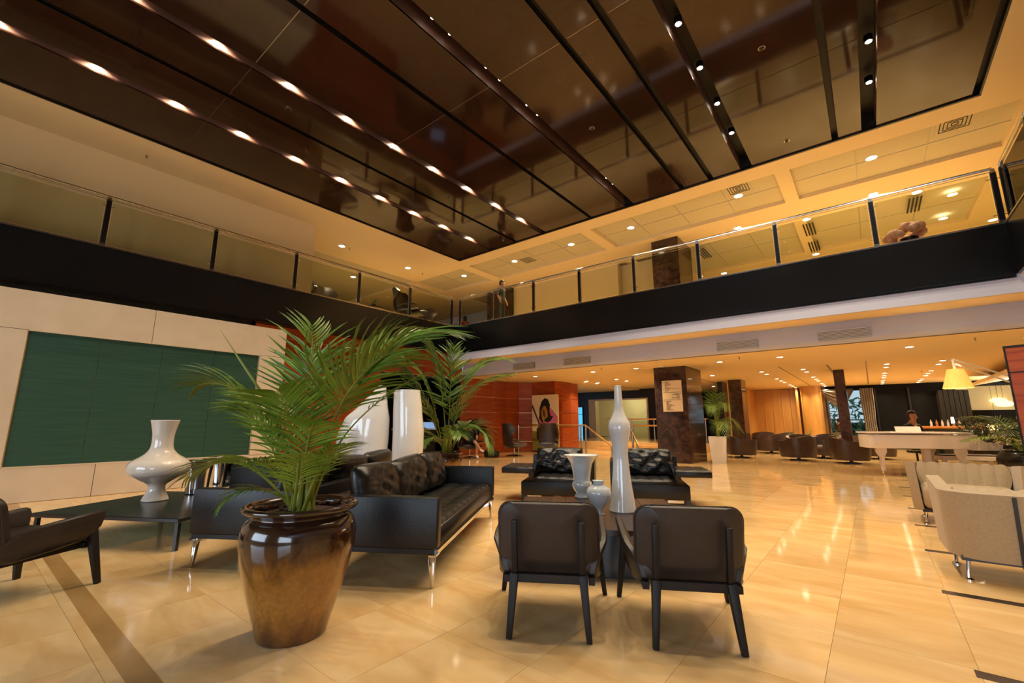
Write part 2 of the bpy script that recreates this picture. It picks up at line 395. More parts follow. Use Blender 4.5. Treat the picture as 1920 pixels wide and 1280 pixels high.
# gallery walls
S('wall_gallery_left', MB().box(-12.95, -12.75, -5.4, 6.2, ZT, CZ), 'plaster')
S('wall_gallery_back', MB().box(-12, 9, 23.8, 24, ZT, CZ).box(-8.2, -5.4, 15.4, 15.6, ZT, CZ).box(-22, -21.8, 6, 24, ZT, CZ).box(-22, -20.2, 23.8, 24, ZT, CZ).box(-13.2, -12, 23.8, 24, ZT, CZ).box(-22, -12, 23.8, 24, ZT, 4.9).box(-22, -12, 23.8, 24, 6.6, CZ), 'plaster')
S('wall_gallery_right', MB().box(8.8, 9, -5.4, 24, ZT, CZ).box(8.8, 9, -5.4, 11, 0, ZB), 'plaster')
# wall behind the viewer with its windows
S('wall_back', MB().box(-16, 9, -5.6, -5.4, 3.4, CZ + .1).box(-16, 9, -5.6, -5.4, 0, .6).box(-16, -7.5, -5.6, -5.4, .6, 3.4).box(-2.9, .3, -5.6, -5.4, .6, 3.4).box(4.9, 9, -5.6, -5.4, .6, 3.4), 'plaster')
for wi, (x0, x1) in enumerate(((-7.5, -2.9), (.3, 4.9))):
    f_ = MB().box(x0, x1, -5.56, -5.44, .6, .66).box(x0, x1, -5.56, -5.44, 3.34, 3.4)
    for k in range(5): x = x0 + (x1 - x0 - .05) * k / 4; f_.box(x, x + .05, -5.56, -5.44, .66, 3.34)
    wn = S('window_%d' % (wi + 1), f_, 'black_trim')
    for k in range(4): MB().box(x0 + (x1 - x0) * k / 4 + .03, x0 + (x1 - x0) * (k + 1) / 4 - .02, -5.51, -5.49, .66, 3.34).build('pane', 'clear_glass', wn, 0)

# ---- railings of the galleries
def railing(name, label, pts, ax):
    t = thing(name, label, 'railing', (0, 0, 0))
    p, q = Vector(pts[0]), Vector(pts[-1])
    MB().tube([p + Vector((0, 0, ZR)), q + Vector((0, 0, ZR))], .028, 10).build('handrail', 'steel', t)
    MB().tube([p + Vector((0, 0, ZR - .06)), q + Vector((0, 0, ZR - .06))], .008, 6).build('rail_rod', 'steel', t)
    for k, p in enumerate(pts):
        po = MB().box(p[0] - .035, p[0] + .035, p[1] - .035, p[1] + .035, ZT + .05, ZR - .09).build('post', 'post_black', t)
        po2 = MB().box(p[0] - .045, p[0] + .045, p[1] - .012, p[1] + .012, ZT, ZR - .06).build('steel_flat', 'steel', po) if ax == 'x' else MB().box(p[0] - .012, p[0] + .012, p[1] - .045, p[1] + .045, ZT, ZR - .06).build('steel_flat', 'steel', po)
        MB().box(p[0] - .03, p[0] + .03, p[1] - .03, p[1] + .03, ZR - .1, ZR - .01).build('bracket', 'steel', po)
        MB().box(p[0] - .03, p[0] + .03, p[1] - .03, p[1] + .03, ZT, ZT + .06).build('bracket', 'steel', po)
        for z in (ZT + .16, ZR - .2):
            a = Vector((p[0], p[1], z)); d = Vector((.1, 0, 0)) if ax == 'x' else Vector((0, .1, 0)); MB().tube([a - d, a + d], .009, 6).build('glass_clamp', 'steel', po)
    for p, q in zip(pts[:-1], pts[1:]):
        if ax == 'y': MB().box(p[0] - .005, p[0] + .005, p[1] + .06, q[1] - .06, ZT + .04, ZR - .12).build('glass_pane', 'pane_glass', t, 0)
        else: MB().box(p[0] + .06, q[0] - .06, p[1] - .005, p[1] + .005, ZT + .04, ZR - .12).build('glass_pane', 'pane_glass', t, 0)
    return t
py = [9.29 * 1.19 - .16 - 1.905 * k for k in range(9)][::-1]
railing('gallery_railing', 'glass balustrade with steel handrail along the left gallery', [(XF - .06, y, 0) for y in py], 'y')
px = [XF + .16] + [a * 1.19 for a in (-8.25, -6.77, -5.35, -3.91, -2.48, -1.05, .39)] + [XR - .02]
railing('gallery_railing', 'glass balustrade with steel handrail along the back gallery', [(x, YF + .06, 0) for x in px], 'x')
railing('gallery_railing', 'glass balustrade of the gallery at the right edge, seen end on', [(XR + .06, y, 0) for y in (-4.0, -2.1, -.2, 1.7, 3.6, 5.5, 7.4, 9.3, 10.95)], 'y')

# ---- marble pillars (run through both floors)
def pillar(name, label, x0, x1, y0, y1, z0, z1):
    t = thing(name, label, 'pillar', ((x0 + x1) / 2, (y0 + y1) / 2, z0))
    hx, hy, h = (x1 - x0) / 2, (y1 - y0) / 2, z1 - z0; n = 2
    MB().box(-hx + .012, hx - .012, -hy + .012, hy - .012, 0, h).build('core', 'black_wall', t)
    for k in range(n):
        a, c = h * k / n + .002, h * (k + 1) / n - .002
        MB().box(-hx, hx, -hy, -hy + .02, a, c).build('marble_slab', 'marble_dark', t, 0); MB().box(-hx, hx, hy - .02, hy, a, c).build('marble_slab', 'marble_dark', t, 0)
        MB().box(-hx, -hx + .02, -hy + .021, hy - .021, a, c).build('marble_slab', 'marble_dark', t, 0); MB().box(hx - .02, hx, -hy + .021, hy - .021, a, c).build('marble_slab', 'marble_dark', t, 0)
    return t
pillar('marble_pillar', 'thick dark brown marble pillar carrying the directory board', -5.3, -4.3, 13.85, 15.4, 0, HC)
pillar('marble_pillar', 'dark marble pillar on the upper gallery above the directory pillar', -5.15, -4.28, 13.9, 15.3, ZT, CZ)
pillar('marble_pillar', 'slim brown marble pillar beside the white palm planter', -4.62, -4.12, 20.4, 21.3, 0, HC2)
pillar('marble_pillar', 'slim brown marble pillar among the brown tub chairs', -.88, -.58, 18.7, 19.2, 0, HC2)
# ================================================================== lamps of the place
ring_me = MB().lathe([(.075, 0), (.095, 0), (.095, .012), (.075, .012), (.075, 0)], 20, cap=False).mesh('trim_ring', 'white_paint')
disc_me = MB().lathe([(.074, .006), (.074, .010)], 20).mesh('lens', 'lamp_glow')
def downlight(p, label, group, power, k=1.0, spot=125, name='downlight', size=.07, col=WARM):
    t = thing(name, label, 'ceiling light', (p[0], p[1], p[2] - .012), 0, group); t.scale = (k, k, 1)
    ob('trim_ring', ring_me, t); ob('lens', disc_me, t)
    if power: lamp('SPOT', 'downlight_beam', (p[0], p[1], p[2] - .03), power, col, (0, 0, 0), size, spot, .8)
    return t
# spots in the slots of the brown ceiling
can_me = MB().lathe([(.062, 0), (.062, .11)], 14).mesh('can', 'black_trim')
bulb_me = MB().lathe([(.001, -.012), (.03, -.008), (.046, .0), (.046, .004)], 14).mesh('bulb', 'lamp_hot')
def slotlamp(x, y, label, group, power, lit=True, h=.10):
    t = thing('slot_spotlight', label, 'ceiling light', (x, y, CZP + h), 0, group)
    ob('can', can_me, t)
    if lit:
        ob('bulb', bulb_me, t)
        lamp('SPOT', 'slot_beam', (x, y, CZP + h - .015), power, (1, .80, .55), (0, 0, 0), .03, 135 if h > .2 else 108, .5)
sl = {i: s for i, s in enumerate(slots)}
SP = 210
for k in range(11):                                   # three left slots: lamp close to the left side, washing it
    y = (.62 + 1.02 * (k - 2)) * KC
    for i, nm in ((0, 'ceiling slot nearest the left wall'), (2, 'second lit ceiling slot from left')):
        c, w_, _ = sl[i]; slotlamp(c + .045, y, 'recessed spotlight in the %s, %s from near end' % (nm, ORD[k]), 'slot spotlights', SP * .55, True, .24)
A = sl[4]
for k, (y, lit) in enumerate([(2.0, 1), (3.28, 1), (3.6, 1), (4.36, 1), (4.68, 1), (5.4, 1), (5.72, 1), (7.08, 0), (8.35, 1), (8.67, 1)]):
    slotlamp(A[0] + .06, y * KC, 'small %s spotlight in the middle ceiling slot, %s from near end' % ('round' if lit else 'unlit', ORD[k]), 'slot spotlights', SP * 1.0, lit, .145)
for k, y in enumerate([2.5, 3.5, 4.47, 5.45, 6.43, 7.42, 8.42]):
    slotlamp(sl[7][0] + .0, y * KC, 'bright spotlight in ceiling slot right of the middle, %s from near end' % ORD[k], 'slot spotlights', SP * 1.2, True, .15)
for k, y in enumerate([3.6, 4.6, 5.55, 6.51, 7.44, 8.43]):
    slotlamp(sl[9][0] + .03, y * KC, 'bright spotlight in the rightmost ceiling slot, %s from near end' % ORD[k], 'slot spotlights', SP * 1.2, True, .15)
# gallery ceiling
GP = 330
rows = [(CZ + .1, [(-11.07, 10.98), (-8.7, 10.97), (-6.49, 10.93), (-4.6, 10.96), (-1.88, 10.91), (.58, 10.93)], 'in the first coffers of the back gallery ceiling'),
        (CZ, [(-11.8, 6.56), (-11.8, 9.01)], 'in the smooth ceiling of the left gallery'),
        (CZ + .0, [(-2.27, 12.61), (-.75, 13.17), (.6, 12.61), (1.38, 13.11), (2.03, 13.76)], 'behind the back gallery handrail, near row'),
        (CZ + .0, [(-3.52, 16.36), (-.8, 16.22), (2.01, 15.31), (3.03, 16.25)], 'behind the back gallery handrail, far row'),
        (CZ + .1, [(-14.34, 8.5), (-13.6, 11.0), (-15.8, 12.4), (-14.2, 13.2)], 'above the armchairs of the left gallery')]
for z, pts, where in rows:
    for k, (x, y) in enumerate(pts):
        downlight((x * KC, y * KC, z), 'bright downlight %s, %s from left' % (where, ORD[k]), 'gallery downlights', GP, 1.35)
# lower hall
HP = 150
for k, x in enumerate([-9.43, -7.07, -5.57, -3.13, -1.68, .82, 2.6, 5.2]):
    downlight((x * 1.036, 13.1 * 1.036, HC), 'flat downlight in low ceiling by the grey bulkhead, %s from the wood wall' % ORD[k], 'bulkhead downlights', HP * 1.3)
for k, (x, y) in enumerate([(-9.2, 16.47), (-9.2, 17.46), (-7.87, 16.53), (-7.86, 17.46)]):
    downlight((x * 1.036, y * 1.036, HC2), 'flat round downlight over the steps, %s of the four' % ORD[k], 'step downlights', HP)
for r_i, x in enumerate((-2.7, -1.53, .5, 1.66)):
    for k, y in enumerate([16.6, 17.55, 19.65, 20.7, 21.6, 23.2, 24.1, 25.0]):
        downlight((x * 1.072, y * 1.072, HC2), 'flat downlight over the tub chairs, %s row from left, %s from near end' % (ORD[r_i], ORD[k]), 'lounge downlights', HP * .8, .9)
for k, (x, y) in enumerate([(-7.5, 20), (-6, 23.5), (-4.6, 18), (4.5, 17.5), (6.4, 20), (5.0, 23)]):
    downlight((x, y, HC2 if x > -9.6 else HC), 'flat round downlight in the far hall ceiling, %s from the left' % ORD[k], 'far downlights', HP * 1.1)
for k, (x, y) in enumerate([(3.5, 9.0), (5.5, 6.5), (3.6, 4.0), (5.5, 1.0)]):
    downlight((x, y, ZB), 'round downlight under the right gallery, %s from the far end' % ORD[k], 'under-gallery downlights', HP * 1.3)
# ---- grilles, vents, detectors
def grille(u0, u1, v, label):
    p, q = onY(u0, v, 11.93), onY(u1, v, 11.93); zc = 3.09
    t = thing('air_grille', label, 'vent', ((p.x + q.x) / 2, 11.925, zc)); wd = abs(q.x - p.x) / 2
    MB().box(-wd, wd, -.02, .0, -.105, .105).build('backing', 'vent_dark', t)
    for s_ in (-1, 1): MB().box(-wd, wd, -.035, -.02, s_ * .105 - .012, s_ * .105 + .012).build('frame', 'vent_metal', t)
    for k in range(6): MB().box(-wd, wd, -.032, -.02, -.088 + k * .03, -.068 + k * .03).build('slat', 'vent_metal', t)
grille(963, 1003, 681, 'grey slatted air grille on the bulkhead nearest the far palm')
grille(1058, 1107, 673, 'grey slatted air grille on the bulkhead above the painting')
grille(1344, 1421, 641, 'grey slatted air grille on the bulkhead right of the marble pillar')
grille(1533, 1633, 621, 'widest grey slatted air grille on the bulkhead, at the right')
def diffuser(p, label, rz=0, k=1.0):
    t = thing('ceiling_diffuser', label, 'vent', (p[0], p[1], p[2] - .012), rz); t.scale = (k, k, 1)
    MB().box(-.3, .3, -.3, .3, .004, .012).build('plate', 'coffer_tile', t)
    for q in range(4):
        f = MB()
        for j in range(4): r0 = .05 + j * .06; f.box(-r0, r0, r0 - .008, r0 + .008, -.004, .004)
        o = f.build('louvre', 'vent_dark', t); o.rotation_euler = (0, 0, q * math.pi / 2); o['kind'] = 'stuff'
for (u, v), nm in (((1384, 353), 'in the coffer left of the ceiling beam'), ((1790, 231), 'in the ceiling near the right corner of the gallery'), ((990, 487), 'in the first back gallery coffer')):
    diffuser(onZ(u, v, CZ + .1), 'square louvred air diffuser ' + nm)
def linear_vent(u, v, label):
    p = onZ(u, v, CZ); t = thing('linear_vent', label, 'vent', (p.x, p.y, CZ - .004))
    for k in range(4): MB().box(-.14 + k * .08, -.10 + k * .08, -.55, .55, -.004, .004).build('slot', 'vent_dark', t)
linear_vent(1518, 430, 'black slotted air vent behind the back handrail, near one of its pair')
linear_vent(1527, 462, 'black slotted air vent behind the back handrail, far one of its pair')
linear_vent(1714, 384, 'black slotted air vent above the pink flowers, near one')
linear_vent(1320, 475, 'black slotted air vent right of the upper marble pillar')
def sprinkler(p, label):
    t = thing('sprinkler_head', label, 'sprinkler', p)
    MB().lathe([(.03, -.004), (.03, 0)], 10).build('rose', 'sprinkler', t); MB().lathe([(.008, -.05), (.008, -.004)], 8).build('stem', 'sprinkler', t); MB().lathe([(.022, -.056), (.022, -.05)], 10).build('deflector', 'sprinkler', t)
for (u, v, z, nm) in [(1128, 690, HC, 'above the painting'), (1386, 669, HC, 'right of the marble pillar'), (1828, 633, HC, 'near the wooden screen'), (1728, 695, HC2, 'above the piano'), (275, 292, CZ, 'of the left gallery, near the wall'), (655, 465, CZ, 'of the left gallery, mid'), (792, 512, CZ, 'of the left gallery, far')]:
    p = onZ(u, v, z); sprinkler((p.x, p.y, z), 'small brass sprinkler head in the ceiling ' + nm)
for (u, v, nm) in [(541, 203, 'left of the middle'), (1428, 90, 'in the right half'), (1110, 240, 'beside the middle slot'), (1475, 264, 'near its far edge'), (840, 368, 'near the far left')]:
    p = onZ(u, v, CZP); t = thing('smoke_detector', 'small round detector in the brown glossy ceiling, %s' % nm, 'detector', (p.x, p.y, CZP)); 
    MB().lathe([(.055, -.008), (.055, 0)], 16).build('ring', 'brass_trim', t); MB().lathe([(.001, -.035), (.03, -.028), (.04, -.008)], 16).build('dome', 'black_trim', t)
p = onZ(1247, 689, HC); t = thing('security_camera', 'small dome camera on the low ceiling in front of the marble pillar', 'camera', (-4.95, 13.6, HC))
MB().lathe([(.07, -.03), (.075, 0)], 16).build('mount', 'white_paint', t); MB().lathe([(.001, -.09), (.04, -.075), (.055, -.03)], 16).build('dome', 'black_glass', t)
# ================================================================== far end of the hall
# raised platform with steps, dark elevator lobby and a glazed office
S('floor_platform', MB().box(-12.6, -5.4, 18.6, 26, 0, .36), 'tile_far')
S('floor_step', MB().box(-9.6, -6.9, 18.2, 18.6, 0, .24), 'tile_far')
S('floor_step_low', MB().box(-9.6, -6.9, 17.85, 18.2, 0, .12), 'tile_far')
YO = 22.9
xa, xb, xc, xd, xe = [onY(u, 780, YO).x for u in (1072, 1105, 1118, 1214, 1236)]
S('wall_lobby', MB().box(xa - 2.5, xb, YO, YO + .1, 0, HC).box(xb, xe + 1.5, YO, YO + .1, 2.5, HC2).box(xd + .08, xe + 1.5, YO, YO + .1, 0, 2.5).box(xa - 2.6, xa - 2.5, 17.6, YO, 0, HC), 'black_wall')
S('wall_office', MB().box(xb - 1.0, xe + .5, 25.8, 25.9, .36, HC2).box(xb - 1.0, xb - .9, YO + .1, 25.9, .36, HC2).box(xe + .4, xe + .5, YO + .1, 25.9, .36, HC2), 'coffer_tile')
lamp('POINT', 'office_light', ((xb + xd) / 2, 24.4, 2.5), 75, (1, .93, .7), size=.2)
t = S('window_3', MB().box(xb, xc, YO - .05, YO + .05, .36, 2.5).box(xc, xd + .08, YO - .05, YO + .05, 2.42, 2.5).box(xd, xd + .08, YO - .05, YO + .05, .36, 2.42), 'cream_panel')
xm = (xc + xd) / 2
MB().box(xc, xm - .01, YO - .01, YO + .01, .36, 2.42).build('pane', 'pane_glass', t, 0); MB().box(xm + .01, xd, YO - .01, YO + .01, .36, 2.42).build('pane', 'pane_glass', t, 0)
emitmat('blue_screen', '#4fb4e8', 1.3)
t = thing('display_screen', 'tall glowing blue display on the dark lobby wall', 'screen', (onY(1088, 790, YO).x, YO - .07, 1.3))
MB().box(-.22, .22, 0, .06, -1.0, .80).build('case', 'black_trim', t); MB().box(-.19, .19, -.006, 0, -.97, .35).build('panel', 'blue_screen', t); MB().box(-.19, .19, -.006, 0, .38, .77).build('panel', 'blue_screen', t)
# far wall of wood panels, amber round column, windows
fw = S('wall_far', MB().box(-16, -2.4, 27.9, 28.1, 0, HC2 + .05).box(-5.2, -5.0, 21, 28, 0, HC2), 'black_wall')
for k in range(8): x = -5.0 + k * .42; MB().box(x + .006, x + .414, 27.82, 27.9, 0.02, HC2 - .02).build('wood_panel', 'wood_amber', fw, 0)
for k in range(5): y = 21.6 + k * 1.25; MB().box(-5.0, -4.94, y + .006, y + 1.24, .02, HC2 - .02).build('wood_panel', 'wood_amber', fw, 0)
for k in range(3): MB().box(-2.95 + k * .2, -2.85 + k * .2, 27.0 + k * .1, 27.7, .02, HC2 - .02).build('folded_panel', 'wood_amber', fw, 0)
t = thing('round_column', 'round amber lit column beside the folded wood panels', 'column', (-2.25, 26.6, 0))
MB().lathe([(.42, 0), (.42, HC2)], 32).build('shaft', 'wood_amber', t); MB().lathe([(.45, 0), (.45, .1), (.42, .1)], 32).build('base', 'wood_amber', t)
lamp('SPOT', 'panel_wash', (-3.6, 26.4, HC2 - .1), 60, (1, .70, .36), (R(28), 0, 0), .1, 110, .8)
lamp('SPOT', 'panel_wash', (-4.4, 23.4, HC2 - .1), 60, (1, .70, .36), (0, R(-20), 0), .1, 110, .8)
# window wall
mat('window_dark', '#030406', rough=.6, spec=.15)
mat('curtain', '#6f655a', '#857a6c', 14, (14, 14, .3), 3, rough=.7, sheen=.3)
mat('garden', '#5f9f8b', '#a9d6c6', 9, rough=.8); mat('garden_dark', '#1d3b33', '#3d6e5e', 7, rough=.8)
S('wall_window_side', MB().box(-1.7, 9, 27.4, 27.6, 2.75, HC2 + .02).box(.0, 3.0, 27.45, 27.55, 0, 2.75), 'window_dark')
wn = S('window_4', MB().box(-1.75, -1.68, 27.4, 27.5, 0, 2.75).box(-.02, .04, 27.4, 27.5, 0, 2.75).box(-1.7, .0, 27.42, 27.48, 1.3, 1.36).box(-.9, -.86, 27.42, 27.48, 0, 2.75), 'black_trim')
MB().box(-1.68, -.9, 27.44, 27.46, 0, 2.75).build('pane', 'clear_glass', wn, 0); MB().box(-.86, -.02, 27.44, 27.46, 0, 2.75).build('pane', 'clear_glass', wn, 0)
for k in range(3):
    x = .2 + k * 1.2; MB().box(x, x + .06, 27.36, 27.44, 0, 2.8).build('mullion', 'black_trim', wn, 0)
sh = thing('garden_shrub', 'pale green shrubs outside the far window', 'shrub', (-1.1, 29.6, 0))
b = MB(); rng = random.Random(3)
for k in range(420):
    c = Vector((rng.uniform(-1.6, 2.0), rng.uniform(-.5, .6), rng.uniform(-.2, 2.5))); a = Vector((rng.uniform(-1, 1), rng.uniform(-.4, .4), rng.uniform(-1, 1))).normalized() * .2; d = Vector((rng.uniform(-1, 1), rng.uniform(-1, .2), rng.uniform(-1, 1))).normalized() * .07
    b.pf([c - a, c + d, c + a, c - d], [(0, 1, 2, 3)])
o = b.build('foliage', 'garden', sh, 0); o['kind'] = 'stuff'
MB().box(-2.4, 2.6, .7, .8, 0, 1.2).build('hedge', 'garden_dark', sh, 0)
S('ground_outside', MB().box(-6, 9, 28.6, 60, -.1, -.02), 'garden_dark')
def curtain(name, label, x0, x1, y, z0, z1, folds, gather=.0):
    t = thing(name, label, 'curtain', ((x0 + x1) / 2, y, 0)); wd = (x1 - x0) / 2
    def fn(a, c):
        z = z0 + (z1 - z0) * c; sq = 1 - gather * math.exp(-((z - 1.2) / .5) ** 2)
        return ((a * 2 - 1) * wd * sq, .05 * math.sin(a * folds * 6.283), z)
    MB().grid(fn, folds * 8, 12).build('cloth', 'curtain', t, 180)
    MB().tube([(-wd, 0, z1), (wd, 0, z1)], .015, 8).build('rod', 'post_black', t)
curtain('window_curtain', 'pale gathered curtain right of the slim marble pillar', -.34, .16, 26.8, .02, 2.8, 6, .15)
t = thing('swag_curtain', 'sheer swagged curtain left of the slim marble pillar', 'curtain', (-1.2, 26.9, 0))
def fn(a, c):
    s_ = math.sin(a * math.pi); return ((a - .5) * 1.25, .06 * math.sin(c * 28), 2.8 - c * (.12 + .75 * s_) )
MB().grid(fn, 24, 18).build('cloth', 'curtain', t, 180); MB().tube([(-.65, 0, 2.81), (.65, 0, 2.81)], .015, 8).build('rod', 'post_black', t)
# far right: bar, slatted pillar, bright room behind
mat('bar_wood', '#a8642c', '#b97738', 3, (1, 6, 6), rough=.3); mat('slat_dark', '#1a1512', '#262019', 4, (6, 6, .4), rough=.6, spec=.15)
S('wall_right_hall', MB().box(8.8, 9, 11.02, 28.58, 0, HC2), 'plaster')
S('ceiling_vault', MB().prism([(3.1, HC2 - .3), (4.3, HC2 - .02), (8.8, HC2 - .02), (8.8, HC2 - .12), (4.4, HC2 - .12), (3.2, HC2 - .36)], 'y', 17.5, 25.0), 'plaster')
# ================================================================== seating group in front
GR = R(31.3)
E1 = Vector((math.cos(GR), math.sin(GR), 0)); E2 = Vector((-math.sin(GR), math.cos(GR), 0))
mat('leather_brown', '#2b2320', '#332a26', 6, rough=.42, bump=.12, bscale=220, spec=.4)
mat('leather_black', '#08080a', '#0e0e11', 5, rough=.34, bump=.18, bscale=160, spec=.38)
mat('leather_soft', '#0a090a', '#121011', 4, rough=.32, bump=.4, bscale=9, spec=.42)
mat('wood_black', '#140f0d', '#1c1512', 5, (1, 1, .2), rough=.5, spec=.3)
mat('wood_table', '#2a1d17', '#3b2a22', 3, (1, 9, 9), 5, rough=.3, dist=.5, rand=.08)
mat('table_black', '#0d1116', '#12161c', 4, rough=.25)
mat('ceramic_white', '#d9d8d6', rough=.10, coat=.5)
mat('ceramic_cream', '#cfc4b6', rough=.10, coat=.5)
mat('ceramic_grey', '#b9c0c2', '#c6ccce', 5, rough=.09, coat=.5)

# ---- brown leather armchair with wooden frame, front = +y
def armchair(label, loc, rz, group):
    t = thing('leather_armchair', label, 'armchair', loc, rz, group)
    # backrest: rounded slab, slightly hollow, leaning back
    def sl(u, v, off):
        hw, z0, z1, r = .30, .31, .725, .085
        return u, v
    def outline(n=9):
        hw, z0, z1, r = .30, .325, .725, .09; pts = []
        for cx_, cz_, a0 in ((hw - r, z1 - r, 0), (-hw + r, z1 - r, 90), (-hw + r * 1.3, z0 + r * 1.3, 180), (hw - r * 1.3, z0 + r * 1.3, 270)):
            rr = r if a0 < 180 else r * 1.3
            for k in range(n): a = R(a0 + 90 * k / (n - 1)); pts.append((cx_ + rr * math.cos(a), cz_ + rr * math.sin(a)))
        return pts
    def lean(x, z): return -.27 - (z - .32) * .24 + .045 * (x / .3) ** 2
    o = MB(); pts = outline(); n = len(pts); rings = []
    for sc_, dy in ((.955, -.004), (.99, .004), (1.0, .02), (1.0, .045), (.985, .062), (.93, .07)):
        rings.append([(x * sc_, lean(x * sc_, .525 + (z - .525) * sc_) + dy, .525 + (z - .525) * sc_ + (.012 * (x / .3) ** 2 if z > .6 else 0)) for x, z in pts])
    vs_ = [p for rg in rings for p in rg]; fs = []
    for i in range(len(rings) - 1):
        for k in range(n): fs.append((i * n + k, i * n + (k + 1) % n, (i + 1) * n + (k + 1) % n, (i + 1) * n + k))
    # fill both faces with fans through an inner grid ring
    for base in (0, (len(rings) - 1) * n):
        cidx = len(vs_); ring = [vs_[base + k] for k in range(n)]
        yav = lean(0, .525) + (-.004 if base == 0 else .075)
        for s_ in (.66, .33):
            st = len(vs_)
            for x, y, z in ring: xx, zz = x * s_, .525 + (z - .525) * s_; vs_.append((xx, lean(xx, zz) + (-.004 if base == 0 else .082), zz))
        a, b_ = cidx, cidx + n
        for k in range(n):
            fs.append((base + k, base + (k + 1) % n, a + (k + 1) % n, a + k)); fs.append((a + k, a + (k + 1) % n, b_ + (k + 1) % n, b_ + k))
        fs.append(tuple(b_ + k for k in range(n)))
    o.pf(vs_, fs); bk = o.build('backrest', 'leather_brown', t, 50)
    MB().tube(rings[2] + [rings[2][0]], .006, 6, False).build('piping', 'leather_brown', bk)
    # seat
    MB().box(-.285, .285, -.26, .34, .305, .415, .035, 3).build('seat', 'leather_brown', t)
    # armrests: leaning leather wings
    for s in (-1, 1):
        prof = [(.33, .538), (.352, .525), (.36, .495), (.35, .43), (.32, .375), (.25, .335), (.05, .31), (-.18, .288), (-.235, .295), (-.262, .325), (-.262, .37), (-.24, .415), (-.205, .455), (-.15, .485), (-.05, .505), (.15, .525)]
        n2 = len(prof); o = MB(); vs2 = []
        for off in (0, .012, .045, .058):
            shr = .012 if off in (0, .058) else 0
            for y, z in prof:
                yy = y + (shr if y < 0 else -shr); zz = z + (shr if z < .4 else -shr)
                vs2.append((s * (.276 + (zz - .30) * .2 + off * .85 - .05 * max(0, (-.12 - y) / .14) ** 1.5), yy, zz))
        fs2 = [tuple(range(n2)), tuple(3 * n2 + k for k in range(n2))]
        for i in range(3):
            for k in range(n2): fs2.append((i * n2 + k, i * n2 + (k + 1) % n2, (i + 1) * n2 + (k + 1) % n2, (i + 1) * n2 + k))
        o.pf(vs2, fs2).build('armrest', 'leather_brown', t, 40)
    # frame
    for s in (-1, 1):
        MB().beam((s * .225, -.37, 0), (s * .198, -.325, .335), .032, .04, .05, .055, (1, 0, 0), .004).build('leg', 'wood_black', t)
        MB().beam((s * .196, -.315, .30), (s * .196, -.373, .635), .034, .045, .032, .03, (1, 0, 0), .004).build('back_post', 'wood_black', t)
        MB().beam((s * .362, .365, 0), (s * .31, .30, .42), .03, .038, .052, .06, (1, 0, 0), .004).build('leg', 'wood_black', t)
        MB().box(s * .25 - .018, s * .25 + .018, -.29, .31, .27, .31).build('side_rail', 'wood_black', t)
    MB().box(-.19, .19, -.335, -.30, .285, .335, .004, 1).build('back_rail', 'wood_black', t)
    MB().box(-.30, .30, .27, .31, .27, .315, .004, 1).build('front_rail', 'wood_black', t)
    return t
ac = armchair('brown leather armchair seen from behind, left of the front pair', Vector((-1.56, 2.275, 0)) + E2 * .35, GR, 'brown armchairs with wooden frames')
dup(ac, Vector((-.855, 2.675, 0)) + E2 * .35, GR - R(1.5), 'brown leather armchair seen from behind, right of the front pair')
dup(ac, (-4.85, .36, 0), GR, 'dark armchair cut off by the left edge of the photo')

# ---- tufted cushion surface helper
def tufted(mb, x0, x1, y0, y1, z0, z1, nx, ny, depth=.022, rnd=.03):
    def top(a, c):
        fx, fy = a * nx, c * ny
        px_, py_ = abs(math.sin(fx * math.pi)), abs(math.sin(fy * math.pi))
        bul = (px_ ** .45) * (py_ ** .45); ed = min(a, 1 - a) * (x1 - x0), min(c, 1 - c) * (y1 - y0)
        e = min(1, min(ed) / rnd); e = math.sqrt(max(0, 1 - (1 - e) ** 2))
        return (x0 + (x1 - x0) * a, y0 + (y1 - y0) * c, z1 - depth * (1 - bul) - rnd * (1 - e))
    mb.grid(top, nx * 6, ny * 6)
    mb.box(x0, x1, y0, y1, z0, z1 - rnd, .008, 1)
    return mb
def pillow(wd, ht, th, seed, wr=.014):
    rg = random.Random(seed); ph = [rg.uniform(0, 6.28) for _ in range(8)]
    o = MB()
    for s in (1, -1):
        def fn(a, c):
            x, z = a * 2 - 1, c * 2 - 1
            f = (max(0, 1 - abs(x) ** 3.2) ** .42) * (max(0, 1 - abs(z) ** 3.2) ** .42)
            wv = wr * f * (math.sin(7 * x + 3 * z + ph[0]) * math.sin(9 * z + ph[1]) + .7 * math.sin(15 * x - 6 * z + ph[2]) * math.sin(5 * x + ph[3]))
            return (x * wd / 2 * (1 - .03 * z * z), s * (th / 2 * f) + (wv if s < 0 else 0) * 1.0, z * ht / 2 * (1 - .05 * x * x) + ht / 2)
        o.grid(fn, 22, 18)
    bmesh.ops.remove_doubles(o.bm, verts=o.bm.verts, dist=.002)
    return o
